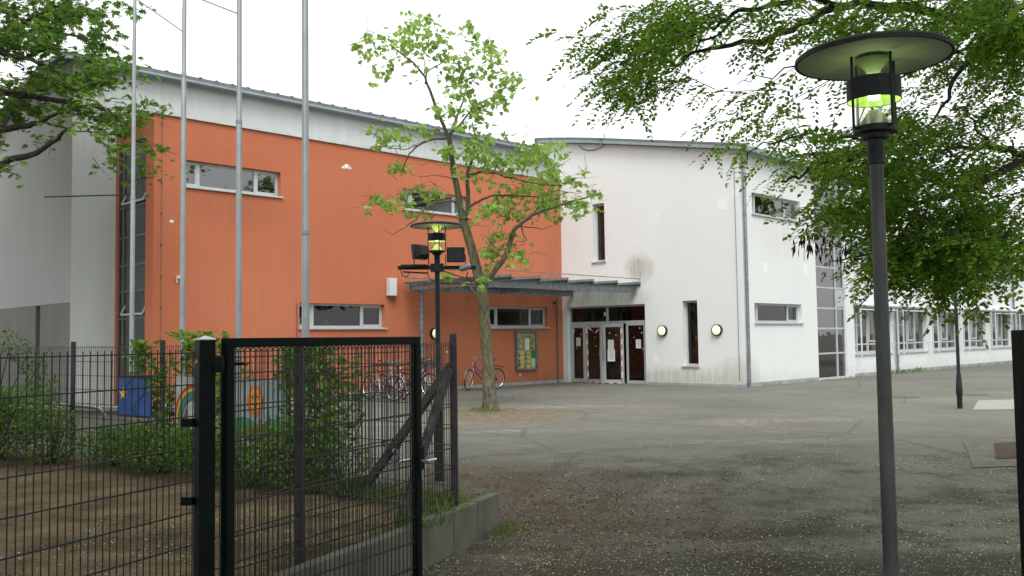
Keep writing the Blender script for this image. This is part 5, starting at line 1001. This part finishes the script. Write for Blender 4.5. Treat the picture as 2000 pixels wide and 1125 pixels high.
CL=[(810,45,45,22,46),(775,85,65,35,76),(712,78,26,14,14),(705,105,26,16,14),(755,130,45,24,30),(720,165,14,10,4),(840,100,45,40,80),(860,75,35,25,34),(895,60,20,20,14),(930,80,22,26,26),(920,110,50,32,60),(960,130,45,32,56),(985,160,36,24,36),(1005,165,16,14,12),(905,150,45,36,66),(885,190,40,28,26),(950,205,50,26,54),(980,200,24,20,16),(870,225,34,24,26),(925,235,44,24,44),(960,262,34,16,18),
    (770,265,38,24,44),(750,270,24,18,22),(800,262,36,14,18),(835,258,26,14,16),(775,325,28,24,26),(800,360,24,12,10),(735,388,22,12,14),(775,400,40,16,36),(840,380,36,16,34),(815,415,36,12,16),(795,380,20,12,10),(865,300,26,18,18),(920,290,56,24,74),(900,330,40,20,26),(960,320,50,34,74),(1000,310,48,26,66),(1045,295,42,26,62),(1075,310,34,24,44),(1085,345,38,28,56),(1035,350,50,24,56),(985,385,52,24,74),(960,410,40,20,46),(1010,420,50,16,46),(1060,400,46,22,52),(1110,385,44,22,44),(1100,420,34,12,16),(1145,400,34,16,26),(1165,378,22,12,14),(1120,350,26,18,22),(1142,335,20,10,9),(1130,410,26,10,9),
    (975,460,34,16,26),(990,485,36,20,40),(1010,510,18,18,18),(960,490,26,22,26),(905,440,14,14,9),(880,540,20,12,14),(925,555,26,14,18),(945,520,20,16,12),(895,550,26,10,8)]
P=[]
for cx,cy,rx,ry,n_ in CL:
    k_=int(n_*1.5); q=rng.normal(0,.52,(k_,2)); dd=dT+rng.uniform(-1.1,1.0)+rng.normal(0,.35,k_)
    sub=rng.normal(0,.5,(max(1,k_//6),2)); idx=rng.integers(0,len(sub),k_); q=sub[idx]+rng.normal(0,.22,(k_,2))
    for i in range(k_): P.append(at(cx+q[i,0]*rx,cy+q[i,1]*ry,dd[i]))
P=np.array(P); D=rdir(len(P),-.75,.45); Qd=heart(P,D,frames(D),rng.uniform(.09,.165,len(P)))
for i in range(0,len(P),4): m.tube([P[i],P[i]+rng.normal(0,.09,3)+Z*.10],[.003,.006],3,False)
# bare twigs
for _ in range(70):
    cx,cy,rx,ry,n_=CL[rng.integers(20,len(CL))]; p=at(cx+rng.normal(0,rx),cy+rng.normal(0,ry),dT+rng.uniform(-.8,.8)); q=rdir(1,.1)[0]; m.tube([p,p+q*.2,p+q*.34+rng.normal(0,.06,3),p+q*.5+rng.normal(0,.1,3)],[.009,.006,.004,.002],4,False)
m.build('trunk','bark_green',ct,True); leafobj('crown',Qd,'leaf_catalpa',ct)
# ---- vines on the back fence
def vine(px0,px1,ztop,label,n_,sh=.2,dens=None):
    s1_,s0_=fs_(px0),fs_(px1); t=thing('climbing_vine',F2.pt((s0_+s1_)/2,0,.38),label,'vine','vines on the back fence'); m=MB()
    for k_ in range(int((s1_-s0_)*7)+2):
        s=rng.uniform(s0_,s1_); zt=rng.uniform(1.,ztop); q=[F2.pt(s,0.02,.36)]; 
        for j in range(1,6): q.append(F2.pt(s+rng.normal(0,.07),rng.normal(.02,.03),.36+(zt-.36)*j/5))
        m.tube(q,[.009,.008,.007,.006,.005,.003],5)
    m.build('stem','bark_dark',t)
    s=rng.uniform(s0_,s1_,n_); zz=.38+(ztop-.38)*(rng.random(n_)**.75); nz_=np.sin(s*7.1)*np.sin(zz*5.3+s*3)+np.sin(s*3.1+2); keep=(nz_>-.7)|(zz<.8); s=s[keep];zz=zz[keep]
    o=rng.normal(.03,sh*.5,len(s)); hit=np.zeros(len(s),bool)
    for ba,bb,z0_,z1_ in ((fs_(306),fs_(230),.98,1.62),(fs_(428),fs_(343),.94,1.62),(fs_(568),fs_(453),.86,1.60)): hit|=(s>min(ba,bb))&(s<max(ba,bb))&(zz>z0_)&(zz<z1_)
    o=np.where(hit,-np.abs(o)-.06,o); P=F2.P+s[:,None]*F2.d+o[:,None]*F2.n+zz[:,None]*Z; D=rdir(len(P),-.5,.5); leafobj('foliage',palmate(P,D,frames(D),rng.uniform(.05,.095,len(P))),'leaf_vine',t)
vine(268,345,2.06,'leafy vine on the back fence right of the blue board',1000); vine(320,442,2.16,'leafy vine topping the back fence around the thick gate post',1500)
vine(440,570,1.95,'thin vine on the back fence above the sun painting',420,.12); vine(560,648,2.02,'dense dark vine on the back fence right of the sun painting',1500,.25); vine(640,705,1.85,'ragged end of the vine nearest the bicycles',420,.2)
# ---- shrubs
def shrub(c_,r_,n_,label,leaf='leaf_shrub',sz=(.028,.052),grp='shrubs along the back fence'):
    t=thing('shrub',(c_[0],c_[1],.36),label,'shrub',grp); m=MB()
    for k_ in range(9): q=rng.normal(0,.5,2); m.tube([(c_[0]+q[0]*.1,c_[1]+q[1]*.1,.3),(c_[0]+q[0]*r_[0]*.5,c_[1]+q[1]*r_[1]*.5,.36+r_[2]),(c_[0]+q[0]*r_[0]*.9,c_[1]+q[1]*r_[1]*.9,.36+r_[2]*1.7)],[.012,.008,.004],5)
    m.build('stem','bark_dark',t); P=crown_pts(int(n_*1.7),(c_[0],c_[1],.36+r_[2]),r_); P=P[P[:,2]>.36]; D=rdir(len(P),.1,.8); leafobj('foliage',oval(P,D,frames(D),rng.uniform(*sz,len(P))*1.3,.28),leaf,t)
shrub((-7.45,13.1),(1.0,.75,.95),7500,'tall bushy green shrub behind the fence at the left edge'); shrub((-6.35,12.7),(.5,.4,.42),1200,'small shrub right of the tall bushy one')
for px,w_,h_,lb in ((255,.5,.30,'low shrub under the blue board'),(330,.55,.34,'low shrub under the rainbow board'),(420,.6,.36,'low shrub below the gap right of the thick gate post'),(520,.6,.36,'low shrub under the sun painting'),(610,.55,.40,'low shrub at the foot of the dense vine'),(700,.4,.24,'small grassy shrub at the end of the back fence')):
    p=F2.pt(fs_(px),.22,0); shrub((p[0],p[1]),(w_,.42,h_),1300,lb)
# grass tufts
gp_=[]
for s in np.arange(1.0,4.6,.16): gp_.append((RI.pt(s,.06,0),.10 if 0.9<s<2.2 or s>4 else .04))
for s in np.arange(5,8.2,.12): gp_.append((RI.pt(s,.12,0),.10))
for s in np.arange(8.2,30,.22):
    gp_.append((WI.pt(s+rng.normal(0,.1),.08,0),.05+.16*(rng.random()**3)))
for s in np.arange(11.5,14.5,.12): gp_.append((WI.pt(s,.25*rng.random()+.05,0),.20*rng.random()+.06))
for _ in range(60): gp_.append((np.array([-.55+rng.normal(0,.22),20.9+rng.normal(0,.35),GZ]),.10))
for _ in range(60): gp_.append((np.array([-.10+rng.normal(0,.08),9.55+rng.normal(0,.25),float(gz(9.6))]),.07))
for _ in range(25): s=rng.random()*.8; gp_.append((np.array([-.62-s*.42+rng.normal(0,.08),8.8-s*.9+rng.normal(0,.12)-.0,.35]),.16))
for _ in range(190): s=rng.random()*2.2; q=F2.pt(s,rng.normal(.05,.12),.37); gp_.append((q,.16))
P=[];L_=[]
for q,h_ in gp_:
    for _ in range(9): P.append(q+np.array([rng.normal(0,.06),rng.normal(0,.06),0])); L_.append(h_*rng.uniform(.5,1.3))
P=np.array(P);L_=np.array(L_); D=rdir(len(P),1.6,.4); N=rdir(len(P)); o=leafobj('grass_tufts',oval(P,D,N,L_,.045),'grass_blade',None); tag(o,kind='stuff')
# fallen petals and leaves
def litter(n_,fn,size,material,name,w_=.35):
    P=[]
    while len(P)<n_:
        x_=rng.uniform(-4,9,4000); y_=rng.uniform(3.5,17,4000); pr_=fn(x_,y_); k_=rng.random(4000)<pr_
        P+=list(zip(x_[k_],y_[k_]))
    P=np.array(P[:n_]); x_,y_=P[:,0],P[:,1]; bed=(x_<WL(y_)-.1)&(y_<9.2); z_=gz(y_)+.006+rng.random(n_)*.004; z_=np.where(bed,.358,z_)
    P=np.stack([x_,y_,z_],1); D=rdir(n_,.0,.12); N=unit(np.array([0,0,1.])+rng.normal(0,.35,(n_,3))); tag(leafobj(name,oval(P,D,N,rng.uniform(size*.6,size*1.5,n_),w_),material,None),kind='stuff')
def nf(x,y): return np.clip(.5+.5*np.sin(x*2.3+np.sin(y*1.9)*1.5)*np.sin(y*2.9+np.cos(x*1.3)*2),0,1)
litter(46000,lambda x,y: np.clip(1.15-np.abs(y-7.5)/7.5,0,1)*(.35+.65*nf(x,y))*np.where(x<WL(y)-.1,.3,1)*np.where(y>12.5,.25,1),.015,'petal','fallen_petals')
litter(9500,lambda x,y: np.clip(np.exp(-((x-.3)/1.3)**2-((y-10.2)/1.3)**2)+np.exp(-((x-1.3)/1.4)**2-((y-9.2)/.8)**2)*.8+.10*nf(y,x)*(y<12)+.25*nf(x,y)*np.exp(-((y-8.5)/1.3)**2)+.22*nf(y,x)*((x<WL(y)-.1)&(y<9)),0,1),.024,'dry_leaf','fallen_leaves',.3)
